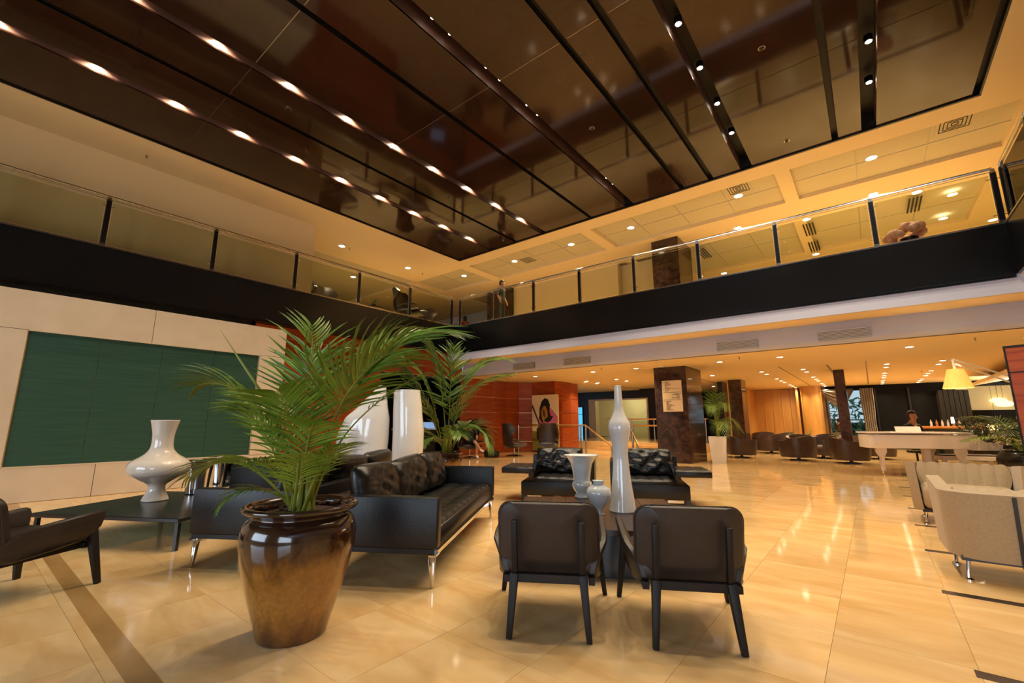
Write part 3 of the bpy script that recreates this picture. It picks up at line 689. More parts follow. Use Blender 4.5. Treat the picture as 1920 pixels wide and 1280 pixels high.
# ---- black leather sofa, front = -y
def sofa(label, loc, rz, group, L=2.53, D=.93):
    t = thing('leather_sofa', label, 'sofa', loc, rz, group); h = L / 2
    fr = MB().box(-h + .01, h - .01, 0.02, D - .02, .235, .275, .004, 1).build('base_frame', 'leather_black', t)
    MB().box(-h + .05, h - .05, .0, .02, .232, .262).build('front_bar', 'chrome', fr)
    for s in (-1, 1): MB().box(s * h - (.0 if s < 0 else .11), s * h + (.11 if s < 0 else .0), .0, D, .272, .64, .012, 2).build('arm', 'leather_black', t)
    MB().box(-h + .11, h - .11, D - .12, D, .272, .62, .012, 2).build('back', 'leather_black', t)
    tufted(MB(), -h + .115, h - .115, .015, D - .125, .275, .44, 12, 4, .02, .035).build('seat_cushion', 'leather_black', t, 60)
    cw = (L - .26) / 3
    for k in range(3):
        o = pillow(cw * 1.03, .44, .24, 11 + k).build('back_cushion', 'leather_soft', t, 180)
        o.location = (-h + .13 + cw * (k + .5), D - .27 - .01 * k, .42); o.rotation_euler = (R(-14), R([2, -3, 2][k]), R([1, -2, 3][k]))
    for sx in (-1, 1):
        for y, dy in ((.035, -1), (D - .035, 1)):
            lg = MB().beam((sx * (h - .035), y, 0), (sx * (h - .045), y - dy * .012, .235), .022, .022, .04, .05, (1, 0, 0), .003).build('leg', 'chrome', t)
            MB().box(sx * (h - .06) - .06, sx * (h - .06) + .055, y - .03, y + .03, .215, .237, .004, 1).build('leg_plate', 'chrome', lg)
    return t
# near foot (front corner of the near arm) and direction of the long side
mid = Vector((-2.64, 2.40, 0)) + E2 * (2.53 / 2 - .03)
s1 = sofa('long black leather sofa with tufted seat behind the big glazed pot', mid, GR + R(90), 'black leather sofas')
mid2 = Vector((-4.65, 1.41, 0)) + E2 * (2.53 / 2 - .03)
dup(s1, mid2, GR - R(90), 'black leather sofa turned away, behind the big palm')

# ---- black lounge chairs with flat swivelling arms, front = -y
def lounge(label, loc, rz, m, group):
    t = thing('lounge_chair', label, 'lounge chair', loc, rz, group)
    MB().box(-.56, .56, .0, .9, .095, .30, .02, 2).build('base', 'leather_black', t)
    tufted(MB(), -.36 - .1 * m * -1 - .1, .36 + .1 * m + .1, .03, .62, .28, .375, 5, 3, .016, .03).build('seat_cushion', 'leather_black', t, 60)
    o = pillow(.80, .46, .24, 40 + m, .02).build('back_cushion', 'leather_soft', t, 180); o.location = (-.03 * m, .66, .34); o.rotation_euler = (R(-16), 0, 0)
    MB().box(-.5, .5, .78, .9, .29, .66, .02, 2).build('back', 'leather_black', t)
    ar = MB(); a0, a1 = sorted((-m * .36, -m * .86)); tufted(ar, a0, a1, -.05, .62, .42, .525, 3, 4, .008, .02); ar.build('arm_pad', 'leather_black', t, 60)
    MB().beam((-m * .42, .28, .36), (-m * .33, .28, .60), .09, .42, .05, .38, (1, 0, 0), .012).build('arm_bracket', 'leather_black', t)
    b0, b1 = sorted((m * .46, m * .565)); MB().box(b0, b1, .0, .9, .095, .625, .02, 2).build('side_panel', 'leather_black', t)
    for sx in (-1, 1):
        for y in (.04, .84): MB().box(sx * .52 - .035, sx * .52 + .035, y - .03, y + .03, 0, .1).build('leg', 'black_trim', t)
    MB().box(-m * .46 - .07 + .0, -m * .3 + .07 + .0, .0, .012, .05, .085).build('name_plate', 'chrome', t) if False else MB().box(min(-m * .46, -m * .24), max(-m * .46, -m * .24), .02, .06, .05, .09).build('foot_bar', 'chrome', t)
    return t
A0, A1 = Vector((-4.40, 5.70, 0)), Vector((-2.16, 6.80, 0)); ang = math.atan2((A1 - A0).y, (A1 - A0).x); ud = (A1 - A0).normalized()
lounge('black lounge chair with wide flat arm, left of the pair behind the vases', A0 + ud * .56, ang, 1, 'black lounge chairs')
lounge('black lounge chair with wide flat arm, right of the pair behind the vases', A1 - ud * .56, ang, -1, 'black lounge chairs')
q = atD(455, 6.9)
lounge('black lounge chair mostly hidden behind the palm and the cream vase', q, ang - R(55), 1, 'black lounge chairs')

# ---- coffee table in front, with three vases
far_l, far_r = onZ(985, 930, .38), onZ(1245, 935, .38)
dirx = (far_r - far_l).normalized(); ct = (far_l + far_r) / 2 - E2 * .76; ct.z = 0
t = thing('coffee_table', 'dark wood coffee table holding three pale vases', 'table', ct, GR)
for k in range(10): MB().box(-.76 + k * .152 + .001, -.76 + (k + 1) * .152 - .001, -.76, .76, .335, .38, .002, 1).build('plank', 'wood_table', t, 0)
MB().box(-.66, .66, -.66, .66, .0, .335, .006, 1).build('plinth', 'table_black', t)
def vase(name, label, prof, mt, loc, n=48, kr=1.0, kz=1.0):
    t = thing(name, label, 'vase', loc); prof = [(r_ * kr, z_ * kz) for r_, z_ in prof]
    MB().lathe(prof, n, cap=False).build('body', mt, t, 180)
    return t
def smooth_prof(pts, n=6):
    out = []
    for i in range(len(pts) - 1):
        p0 = pts[max(i - 1, 0)]; p1 = pts[i]; p2 = pts[i + 1]; p3 = pts[min(i + 2, len(pts) - 1)]
        for k in range(n):
            u = k / n; out.append(tuple(.5 * ((2 * p1[j]) + (-p0[j] + p2[j]) * u + (2 * p0[j] - 5 * p1[j] + 4 * p2[j] - p3[j]) * u * u + (-p0[j] + 3 * p1[j] - 3 * p2[j] + p3[j]) * u ** 3) for j in (0, 1)))
    out.append(pts[-1]); return [(max(r, .0005), z) for r, z in out]
vp = onZ(1168, 958, .38); 
vase('tall_vase', 'tall white bottle vase with bulging shoulder on the coffee table',
     [(.0005, 0), (.145, 0)] + smooth_prof([(.15, .012), (.143, .06), (.118, .26), (.098, .45), (.087, .62), (.09, .76), (.105, .87), (.124, .95), (.128, 1.0), (.118, 1.06), (.086, 1.13), (.058, 1.21), (.047, 1.32), (.042, 1.45), (.041, 1.52)]) + [(.034, 1.522), (.034, 1.3)], 'ceramic_white', (vp.x, vp.y, .38), 48, .83, .775)
vp = onZ(1092, 932, .38)
vase('flared_vase', 'pale flared trumpet vase on the coffee table',
     [(.0005, 0), (.075, 0)] + smooth_prof([(.082, .01), (.075, .03), (.06, .05), (.085, .09), (.103, .14), (.098, .18), (.085, .205), (.095, .30), (.115, .40), (.155, .47), (.19, .50)]) + [(.18, .50), (.145, .465), (.10, .39), (.08, .3)], 'ceramic_grey', (vp.x, vp.y, .38), 48, 1.08, .92)
vp = onZ(1124, 964, .38)
vase('small_vase', 'small round pale vase in front of the flared one', [(.0005, 0), (.05, 0)] + smooth_prof([(.052, .006), (.036, .02), (.03, .045), (.055, .085), (.092, .14), (.112, .20), (.10, .255), (.066, .285), (.048, .305), (.049, .325), (.06, .338)]) + [(.05, .337), (.04, .30)], 'ceramic_grey', (vp.x, vp.y, .38), 48, 1.0, .88)

# ---- low black table at the left with the big cream vase and chrome buckets
tc_ = onZ(55, 962, .30); nl = Vector((tc_.x, tc_.y, 0))
t = thing('low_table', 'low wide black table in front of the green panel', 'table', nl, R(30))
MB().box(0, 1.72, 0, 1.5, .262, .30, .005, 1).build('top', 'table_black', t)
for x, y in ((.03, .03), (1.66, .03), (.03, 1.44), (1.66, 1.44)): MB().box(x, x + .035, y, y + .035, 0, .262).build('leg', 'table_black', t)
vp = onZ(290, 938, .30)
vase('belly_vase', 'large cream vase with wide belly and flaring neck on the low table',
     [(.0005, 0), (.145, 0)] + smooth_prof([(.155, .01), (.13, .06), (.10, .13), (.115, .19), (.22, .245), (.335, .31), (.36, .385), (.32, .455), (.20, .525), (.135, .60), (.125, .72), (.14, .82), (.17, .93)]) + [(.16, .93), (.13, .82), (.11, .7)], 'ceramic_cream', (vp.x, vp.y, .30), 48, .86, 1.0)
for k, (u, v) in enumerate(((368, 925), (412, 912))):
    vp = onZ(u, v, .30)
    t = vase('chrome_bucket', ('chrome bucket beside the belly of the cream vase', 'chrome bucket partly covered by palm leaves')[k],
         [(.0005, 0), (.12, 0)] + smooth_prof([(.125, .01), (.13, .12), (.145, .28), (.165, .39), (.175, .42)]) + [(.165, .42), (.14, .30), (.12, .05), (.0005, .05)], 'chrome', (vp.x, vp.y, .30))
# ================================================================== palms and pots
mat('leaf', '#466816', '#779634', 3, rough=.38, spec=.5, rand=.18)
mat('leaf_far', '#486322', '#6f8a3c', 3, rough=.42, rand=.1)
mat('leaf_dark', '#13270e', '#26421a', 4, rough=.4)
mat('rachis', '#6f7d24', '#8a8f35', 4, rough=.45)
mat('soil', '#2b1a11', '#4d2f1d', 30, rough=.9, bump=.8, bscale=40)
# glazed pot: dark brown glaze run over an ochre body
def glaze():
    m = bpy.data.materials.new('glaze'); m.use_nodes = True; n = m.node_tree.nodes; l = m.node_tree.links; MATS['glaze'] = m
    b = n['Principled BSDF']; b.inputs['Roughness'].default_value = .13; b.inputs['Coat Weight'].default_value = .6; b.inputs['Coat Roughness'].default_value = .06
    tc = n.new('ShaderNodeTexCoord'); sx = n.new('ShaderNodeSeparateXYZ'); l.new(tc.outputs['Object'], sx.inputs[0])
    mp = n.new('ShaderNodeMapping'); mp.inputs['Scale'].default_value = (1, 1, .35); l.new(tc.outputs['Object'], mp.inputs[0])
    t = n.new('ShaderNodeTexNoise'); t.inputs['Scale'].default_value = 9; t.inputs['Detail'].default_value = 6; l.new(mp.outputs[0], t.inputs['Vector'])
    ma = n.new('ShaderNodeMath'); ma.operation = 'MULTIPLY_ADD'; ma.inputs[1].default_value = .42; l.new(t.outputs['Fac'], ma.inputs[0]); l.new(sx.outputs['Z'], ma.inputs[2])
    rp = n.new('ShaderNodeValToRGB'); e = rp.color_ramp.elements; e[0].position = .16; e[0].color = lin('#33201a'); e[1].position = .30; e[1].color = lin('#6b4420')
    for p, c in ((.44, '#94672a'), (.58, '#875a20'), (.67, '#4a2a12'), (.76, '#26150f'), (.95, '#2b1911')): q = e.new(p); q.color = lin(c)
    l.new(ma.outputs[0], rp.inputs[0])
    t3 = n.new('ShaderNodeTexNoise'); t3.inputs['Scale'].default_value = 45; t3.inputs['Detail'].default_value = 5; l.new(tc.outputs['Object'], t3.inputs['Vector'])
    mr = n.new('ShaderNodeMapRange'); mr.inputs['To Min'].default_value = .6; mr.inputs['To Max'].default_value = 1.35; l.new(t3.outputs['Fac'], mr.inputs['Value'])
    hs = n.new('ShaderNodeHueSaturation'); l.new(rp.outputs[0], hs.inputs['Color']); l.new(mr.outputs[0], hs.inputs['Value']); l.new(hs.outputs[0], b.inputs['Base Color'])
    bp = n.new('ShaderNodeBump'); bp.inputs['Strength'].default_value = .12; bp.inputs['Distance'].default_value = .02; l.new(t.outputs['Fac'], bp.inputs['Height']); l.new(bp.outputs[0], b.inputs['Normal'])
glaze()
def leaflet_geo(width=.05, droop=.22, n=5, fold=.35):
    vs_, fs = [], []
    for i in range(n + 1):
        u = i / n; x = u * (1 - .10 * u * u); z = -droop * u ** 2.2
        hw = width * (.35 + 1.0 * min(1, u * 4)) * (1 - u ** 2.4) / 1.1 + .001
        vs_ += [(x, -hw, z + hw * fold), (x, 0, z), (x, hw, z + hw * fold)]
    for i in range(n):
        a = i * 3; fs += [(a, a + 1, a + 4, a + 3), (a + 1, a + 2, a + 5, a + 4)]
    return vs_, fs
LV, LF = leaflet_geo(.034, .26)
leaf_me = MB().pf(LV, LF).mesh('leaflet', 'leaf', 180)
def bez(p0, p1, p2, p3, u): return p0 * (1 - u) ** 3 + p1 * 3 * u * (1 - u) ** 2 + p2 * 3 * u * u * (1 - u) + p3 * u ** 3
def frond(parent, base, apex, tip, length, nleaf, rgn, rad=.009, start=.3, wide=1.0, twist=0.0, single=True, mt='leaf', lscale=1.0):
    """rachis from base over apex to tip (parent-local points); leaflets in pairs"""
    base, apex, tip = Vector(base), Vector(apex), Vector(tip)
    c1 = base + (apex - base) * .55 + Vector((0, 0, (apex - base).length * .12)); c2 = apex + (apex - base) * .15
    N = 22; pts = [bez(base, c1, c2, tip, i / N) for i in range(N + 1)]
    fr = MB().tube(pts, [rad * (1 - .85 * i / N) for i in range(N + 1)], 6).build('frond', 'rachis', parent)
    out = []; big = MB()
    for k in range(nleaf):
        u = start + (1 - start) * (k / (nleaf - 1)) ** .92
        p = bez(base, c1, c2, tip, u); t = (bez(base, c1, c2, tip, min(1, u + .01)) - bez(base, c1, c2, tip, max(0, u - .01))).normalized()
        side = t.cross(Vector((0, 0, 1)))
        if side.length < .15: side = t.cross(Vector((math.cos(k), math.sin(k), 0)))
        side.normalize(); side = (Matrix.Rotation(twist, 3, t) @ side).normalized(); nrm = side.cross(t).normalized()
        w_ = (u - start) / (1 - start); L = length * (.35 + 1.15 * math.sin(math.pi * min(1, .18 + .78 * w_)) ** .8) * rgn.uniform(.88, 1.1) * .72
        for s in (-1, 1):
            fwd = .55 + .75 * w_
            d = (side * s * 1.0 + t * fwd + nrm * (.30 - .15 * w_) + Vector((0, 0, -.12)) + Vector((rgn.uniform(-.07, .07), rgn.uniform(-.07, .07), rgn.uniform(-.07, .07)))).normalized()
            z_ = nrm - d * nrm.dot(d)
            if z_.z < 0: z_ = -z_
            z_.normalize(); y_ = z_.cross(d).normalized()
            m = Matrix((d * L, y_ * (L * .38 + .12 * lscale) * wide * .85, z_ * L)).transposed().to_4x4(); m.translation = p
            if single: out.append((L, m, fr))
            else: big.add(MB().pf(LV, LF), m)
    if not single: o = big.build('leaflets', mt, fr, 180); o['kind'] = 'stuff'
    return out
def place_leaflets(lst, limit=300):
    lst.sort(key=lambda q: -q[0]); rest = {}
    for i, (L, m, fr) in enumerate(lst):
        if i < limit:
            o = ob('leaflet', leaf_me, fr); o.matrix_local = m
        else: rest.setdefault(fr.name, (fr, []))[1].append(m)
    for fr, ms in rest.values():
        b = MB()
        for m in ms: b.add(MB().pf(LV, LF), m)
        o = b.build('leaflets', 'leaf', fr, 180); o['kind'] = 'stuff'
def at_depth(u, v, d):                      # point seen at (u, v), d metres in front of the camera plane
    r_ = ray(u, v); return CAM + r_ * (d / r_.dot(_fw))
def pot(parent, prof, soil_r, soil_z, mt):
    MB().lathe(prof, 56, cap=False).build('pot', mt, parent, 180)
    o = MB(); rg = random.Random(5)
    o.lathe([(soil_r, soil_z - .01), (soil_r * .6, soil_z + .012), (.001, soil_z + .02)], 28, cap=False).build('soil', 'soil', parent, 60)
    for k in range(26):
        a, r_ = rg.uniform(0, 6.28), soil_r * math.sqrt(rg.uniform(.1, .9)); s_ = rg.uniform(.018, .04)
        bk = MB().obox((r_ * math.cos(a), r_ * math.sin(a), soil_z + .02), (s_ * 2.0, s_, s_ * .6), rg.uniform(0, 3), rg.uniform(-.5, .5), rg.uniform(-.4, .4), s_ * .2, 1).build('bark_chip', 'soil', parent, 0)

# ---- big palm in the glazed pot
pc = onZ(547, 1186); rg = random.Random(21)
t = thing('potted_palm', 'big areca palm in a brown glazed pot in the foreground', 'plant', (pc.x, pc.y, 0))
pprof = [(.0005, .0), (.185, 0)] + smooth_prof([(.19, .01), (.215, .10), (.262, .25), (.30, .40), (.318, .50), (.318, .575), (.298, .63), (.268, .66)]) + smooth_prof([(.272, .672), (.305, .685), (.322, .70), (.32, .716), (.30, .722), (.278, .712), (.268, .69)]) + [(.265, .60)]
pot(t, pprof, .268, .665, 'glaze')
pd = (Vector((pc.x, pc.y, .7)) - CAM).dot(_fw)
def loc_(u, v, dd): return at_depth(u, v, pd + dd) - Vector((pc.x, pc.y, 0))
B = lambda dx, dy: Vector((dx, dy, .66))
fl = []
FR = [  # base offset, apex px, tip px, depth offsets, leaflet length, pairs
    ((.02, .03), (668, 672, .25), (806, 622, .55), .62, 40, .42, .25),
    ((.05, .0), (632, 735, -.02), (745, 655, .1), .55, 34, .46, -.25),
    ((.0, .04), (585, 740, .1), (585, 612, .22), .38, 26, .40, .1),
    ((-.03, .0), (470, 730, -.05), (372, 722, -.1), .36, 30, .34, .15),
    ((-.06, -.02), (455, 850, -.05), (352, 893, -.12), .30, 24, .34, .1),
    ((-.06, .03), (475, 905, -.1), (418, 944, -.2), .22, 16, .40, 0),
    ((.06, -.03), (605, 860, -.1), (648, 832, -.15), .22, 20, .36, 0),
    ((-.02, -.05), (500, 800, -.12), (440, 770, -.2), .32, 24, .34, 0),
    ((.0, -.03), (545, 790, -.15), (520, 735, -.3), .34, 24, .34, .3),
    ((.03, -.03), (575, 830, -.2), (590, 790, -.35), .30, 20, .34, -.2),
    ((-.04, .05), (520, 760, .2), (480, 745, .4), .36, 24, .34, 0),
    ((.05, .02), (640, 800, .2), (790, 702, .4), .24, 16, .70, .1),
    ((-.02, .02), (505, 870, -.2), (455, 860, -.4), .27, 20, .34, 0),
    ((.02, -.06), (560, 880, -.25), (560, 850, -.5), .26, 18, .34, 0),
    ((.0, .06), (560, 720, .2), (610, 660, .45), .40, 26, .36, 0)]
for bo, ap, tp, L, n, st, tw in FR:
    fl += frond(t, B(*bo), loc_(*ap), loc_(*tp), L, n, rg, .011, st, 1.0, tw)
place_leaflets(fl, 300)
sp = [B(-.05, .02), loc_(520, 790, -.02), loc_(490, 735, .0), loc_(450, 675, .02), loc_(413, 618, .03)]
MB().tube(sp, [.008, .008, .009, .006, .001], 6).build('spear_leaf', 'rachis', t)
for k in range(7):
    a = k * .9; bx, by = .07 * math.cos(a), .06 * math.sin(a)
    MB().tube([(bx, by, .64), (bx * .8, by * .8, .80), (bx * .6, by * .6, .98)], [.02, .017, .011], 8).build('stem', 'rachis', t)

# ---- second palm behind the sofa
g2 = atD(840, 9.0); rg = random.Random(8)
t = thing('potted_palm', 'areca palm in a dark glazed pot behind the far end of the sofa', 'plant', g2)
pot(t, [(r * .95, z * .88) for r, z in pprof], .25, .585, 'glaze')
d2 = (Vector((g2.x, g2.y, 1.2)) - CAM).dot(_fw)
def l2(u, v, dd): return at_depth(u, v, d2 + dd) - g2
for ap, tp, L, n, tw in [((858, 740, .0), (955, 700, .3), .62, 26, 0), ((870, 690, .1), (950, 672, .4), .55, 26, .2), ((800, 700, 0), (742, 668, .2), .55, 26, 0), ((825, 690, .2), (800, 640, .3), .55, 24, .2), ((805, 760, -.1), (750, 735, -.3), .55, 24, 0), ((880, 780, -.1), (922, 838, -.2), .55, 26, .2),
                         ((800, 800, -.1), (745, 800, -.3), .40, 20, 0), ((845, 720, .2), (850, 650, .4), .5, 22, 0), ((870, 800, .1), (880, 790, .6), .4, 18, 0), ((815, 815, -.2), (790, 830, -.5), .38, 18, 0), ((850, 800, -.2), (865, 815, -.5), .38, 18, 0), ((790, 740, .1), (760, 690, .3), .5, 22, 0)]:
    frond(t, (rg.uniform(-.06, .06), rg.uniform(-.06, .06), .56), l2(*ap), l2(*tp), L * 1.15, n + 14, rg, .011, .3, 1.9, tw, False, 'leaf_far')
for k in range(6):
    a = k * 1.05; MB().tube([(.07 * math.cos(a), .07 * math.sin(a), .55), (.06 * math.cos(a), .06 * math.sin(a), 1.15)], [.024, .014], 8).build('stem', 'rachis', t)

# ---- palm in the white square planter by the pillar
g3 = onZ(1341, 868); rg = random.Random(9)
mat('planter_white', '#d9d0c0', rough=.45)
t = thing('potted_palm', 'palm in a tall white tapered planter beside the marble pillar', 'plant', g3 + Vector((.06, .25, 0)), R(12))
o = MB(); h_ = .78; a_, c_ = .19, .25
o.pf([(sx * a_, sy * a_, 0) for sx, sy in ((-1, -1), (1, -1), (1, 1), (-1, 1))] + [(sx * c_, sy * c_, h_) for sx, sy in ((-1, -1), (1, -1), (1, 1), (-1, 1))] + [(sx * (c_ - .03), sy * (c_ - .03), h_) for sx, sy in ((-1, -1), (1, -1), (1, 1), (-1, 1))] + [(sx * (c_ - .03), sy * (c_ - .03), h_ - .06) for sx, sy in ((-1, -1), (1, -1), (1, 1), (-1, 1))],
     [(3, 2, 1, 0)] + [(i, (i + 1) % 4, 4 + (i + 1) % 4, 4 + i) for i in range(4)] + [(4 + i, 4 + (i + 1) % 4, 8 + (i + 1) % 4, 8 + i) for i in range(4)] + [(8 + i, 8 + (i + 1) % 4, 12 + (i + 1) % 4, 12 + i) for i in range(4)]).build('planter', 'planter_white', t, 0)
MB().box(-.21, .21, -.21, .21, .7, .73).build('soil', 'soil', t, 0)
for k in range(13):
    a = k * 2.4 + .3; r_ = [.25, .42, .55][k % 3] * (.35 if math.cos(a + R(12)) < -.2 else 1.0); z_ = [2.05, 1.85, 1.45][k % 3] + rg.uniform(-.1, .1)
    frond(t, (rg.uniform(-.06, .06), rg.uniform(-.06, .06), .72), (r_ * .55 * math.cos(a), r_ * .55 * math.sin(a), z_), (r_ * 1.35 * math.cos(a), r_ * 1.35 * math.sin(a), z_ - .1 - .25 * (k % 3)), .36, 16, rg, .01, .35, 1.1, 0, False, 'leaf_far')

# ---- dark leafy plant in a big black pot at the right edge
mat('pot_black', '#0d0c0d', '#1c1a1a', 8, rough=.25, bump=.5, bscale=14)
g4 = atD(1915, 9.3); rg = random.Random(4)
t = thing('potted_palm', 'dark leafy plant in a big black pot at the right edge', 'plant', g4)
pot(t, [(.0005, 0), (.2, 0)] + smooth_prof([(.22, .01), (.36, .12), (.45, .30), (.46, .45), (.40, .58), (.36, .62)]) + [(.38, .64), (.34, .64), (.32, .5)], .33, .58, 'pot_black')
for k in range(18):
    a = k * 2.4; r_ = .35 + .45 * ((k * 7) % 5) / 5; z_ = .95 + .42 * ((k * 3) % 4) / 3
    frond(t, (rg.uniform(-.1, .1), rg.uniform(-.1, .1), .56), (r_ * .6 * math.cos(a), r_ * .6 * math.sin(a), z_), (r_ * 1.5 * math.cos(a), r_ * 1.5 * math.sin(a), z_ - .12), .34, 18, rg, .009, .3, 1.3, 0, False, 'leaf_dark' if k % 4 else 'leaf_far')

# ---- white sculptures between the sofas and the palm
def blob(name, label, c, secs, n=48, dimple=None):
    """secs: z, centre offset along the picture, half width, half depth"""
    t = thing(name, label, 'sculpture', c, YAW)
    sm = []
    for j in range(4):
        pass
    zs = [s_[0] for s_ in secs]
    def interp(z):
        for a, b_ in zip(secs[:-1], secs[1:]):
            if a[0] <= z <= b_[0]:
                u = (z - a[0]) / (b_[0] - a[0]); u = u * u * (3 - 2 * u) * .5 + u * .5
                return [a[k] + (b_[k] - a[k]) * u for k in (1, 2, 3)]
        return secs[-1][1:]
    N = 46; top = zs[-1]
    def fn(a, cc):
        z = top * cc; ox, rx, ry = interp(z); an = a * 2 * math.pi
        x, y = ox + rx * math.cos(an), ry * math.sin(an)
        if dimple and y < 0:
            d = ((x - dimple[0]) / dimple[2]) ** 2 + ((z - dimple[1]) / dimple[3]) ** 2; y += dimple[4] * math.exp(-d * 1.6)
        return (x, y, z)
    o = MB().grid(fn, n, N, True); 
    o.build('body', 'ceramic_white', t, 180)
    ox, rx, ry = interp(top)
    MB().lathe([(rx, top), (rx * .9, top - .01), (rx * .86, top - .25)], 40, (ox, 0, 0), False, 1, ry / rx).build('lip', 'ceramic_white', t, 60)
    return t
gA = atD(681, 7.35); wA = lambda px_: px_ * 7.35 * math.cos(PITCH) / F
blob('horn_sculpture', 'white curved horn-shaped ceramic sculpture behind the sofa cushions', gA,
     [(0, .02, .28, .2), (.35, .0, .39, .24), (.75, .0, .415, .26), (1.0, .01, .415, .26), (1.25, .06, .365, .24), (1.5, .16, .22, .19), (1.68, .24, .115, .13), (1.80, .285, .055, .08)], 48, (-.05, .72, .07, .36, .16))
gB = atD(752, 7.35)
blob('barrel_sculpture', 'white tapering barrel-shaped ceramic vase beside the horn sculpture', gB + Vector((.05, .1, 0)),
     [(0, .0, .17, .17), (.4, .0, .225, .225), (.8, .015, .25, .25), (1.05, .015, .25, .25), (1.4, -.01, .235, .235), (1.73, -.035, .215, .215)], 48)
# ================================================================== furniture of the hall
mat('tub_leather', '#382a25', '#43332c', 6, rough=.42, bump=.1, bscale=200)
mat('tub_leather_light', '#3a2a22', '#433128', 6, rough=.4, bump=.1, bscale=200)
mat('beige_cloth', '#a38c6a', '#ae9876', 90, rough=.8, bump=.3, bscale=350, sheen=.3)
mat('piano_white', '#dcd3cb', rough=.25, coat=.3)
mat('zip_dark', '#2c2b2c', rough=.4, metal=.4)
def shell(fn, nu, nv, th, closed=False):
    """thick surface: fn(a, c) -> point; thickness th towards the inside (left of the normal)"""
    e = 1e-3; P_, Q = [], []
    w_ = nu + 1
    for j in range(nv + 1):
        for i in range(w_):
            a, c = i / nu, j / nv; p = Vector(fn(a, c))
            da = Vector(fn(min(1, a + e), c)) - Vector(fn(max(0, a - e), c)); dc = Vector(fn(a, min(1, c + e))) - Vector(fn(a, max(0, c - e)))
            n = da.cross(dc); n = n.normalized() if n.length > 1e-12 else Vector((0, 0, 1))
            P_.append(p); Q.append(p - n * (th(a, c) if callable(th) else th))
    N = len(P_); fs = []
    for j in range(nv):
        for i in range(nu):
            a = j * w_ + i; fs += [(a, a + 1, a + w_ + 1, a + w_), (N + a + w_, N + a + w_ + 1, N + a + 1, N + a)]
    for i in range(nu): fs += [(i, N + i, N + i + 1, i + 1), (nv * w_ + i, nv * w_ + i + 1, N + nv * w_ + i + 1, N + nv * w_ + i)]
    for j in range(nv): fs += [(j * w_, (j + 1) * w_, N + (j + 1) * w_, N + j * w_), (j * w_ + nu, N + j * w_ + nu, N + (j + 1) * w_ + nu, (j + 1) * w_ + nu)]
    return MB().pf(P_ + Q, fs)
# ---- brown tub chairs, back towards -y, high side there
def tub(label, loc, rz, group, mt='tub_leather'):
    t = thing('tub_chair', label, 'armchair', loc, rz, group)
    def fn(a, c):
        an = R(-90) + (a - .5) * R(292); ca, sa = math.cos(an), math.sin(an); k = (abs(ca) ** 3.2 + abs(sa) ** 3.2) ** (-1 / 3.2)
        z1 = .62 + .14 * max(0, -sa) ** 1.0 ; z = .1 + (z1 - .1) * c; r = .47 * (.90 + .10 * math.sin(min(1, c * 1.3) * math.pi / 2))
        return (r * 1.05 * k * ca, r * k * sa, z)
    shell(fn, 40, 8, .10).build('shell', mt, t, 50)
    MB().lathe([(.001, .12), (.40, .12), (.41, .30), (.40, .40), (.36, .43), (.001, .435)], 32).build('seat', mt, t, 50)
    MB().lathe([(.26, 0), (.26, .015), (.05, .03), (.05, .12)], 24).build('swivel_base', 'black_trim', t)
    return t
G_ = 'brown tub chairs of the lounge'
tb = tub('brown tub chair next to the white palm planter', onZ(1391, 857), R(-60), G_)
for u, v, rz, lab in [(1447, 849, 55, 'leftmost brown tub chair of the group in front of the amber panels'), (1498, 862, 50, 'brown tub chair in front, left of the gap in the tub group'), (1597, 868, -70, 'nearest brown tub chair, just left of the piano'), (1650, 860, -80, 'brown tub chair half hidden behind the piano tail')]:
    dup(tb, onZ(u, v), R(rz), lab)
for u, d, rz, lab in [(1536, 15.7, 150, 'brown tub chair facing us in the gap of the tub group'), (1500, 17.2, 200, 'rear brown tub chair, left of two behind the gap'), (1546, 18.0, 170, 'rear brown tub chair, right of two behind the gap'), (1462, 21.5, 60, 'brown tub chair far back by the amber panels'), (1585, 20.6, -60, 'brown tub chair far back by the pale curtain'), (1428, 22.5, 20, 'brown tub chair behind the chair next to the planter')]:
    dup(tb, atD(u, d), R(rz), lab)
def side_table(u, d, label, k):
    g = atD(u, d); t = thing('lounge_table', label, 'table', g)
    MB().lathe([(.30, .47), (.30, .50)], 28).build('top', 'tub_leather', t); MB().lathe([(.22, 0), (.22, .02), (.03, .04), (.03, .47)], 20).build('pedestal', 'black_trim', t)
    rg = random.Random(k); p = thing('table_plant', 'small spiky plant on the ' + label, 'plant', (g.x, g.y, .50))
    MB().lathe([(.0005, 0), (.05, 0), (.07, .1), (.06, .1), (.05, .08), (.0005, .08)], 16).build('pot', 'pot_black', p)
    for i in range(14):
        a = i * 2.4; r_ = rg.uniform(.12, .26); z_ = rg.uniform(.22, .42)
        MB().tube([(0, 0, .08), (r_ * .5 * math.cos(a), r_ * .5 * math.sin(a), z_), (r_ * math.cos(a), r_ * math.sin(a), z_ * .9)], [.008, .014, .001], 5, True, .3).build('blade', 'leaf_far', p)
side_table(1482, 18.6, 'low round table left of the tub group', 1); side_table(1562, 16.2, 'low round table right in the tub group', 2); side_table(1515, 20.2, 'far round table before the amber column', 3)

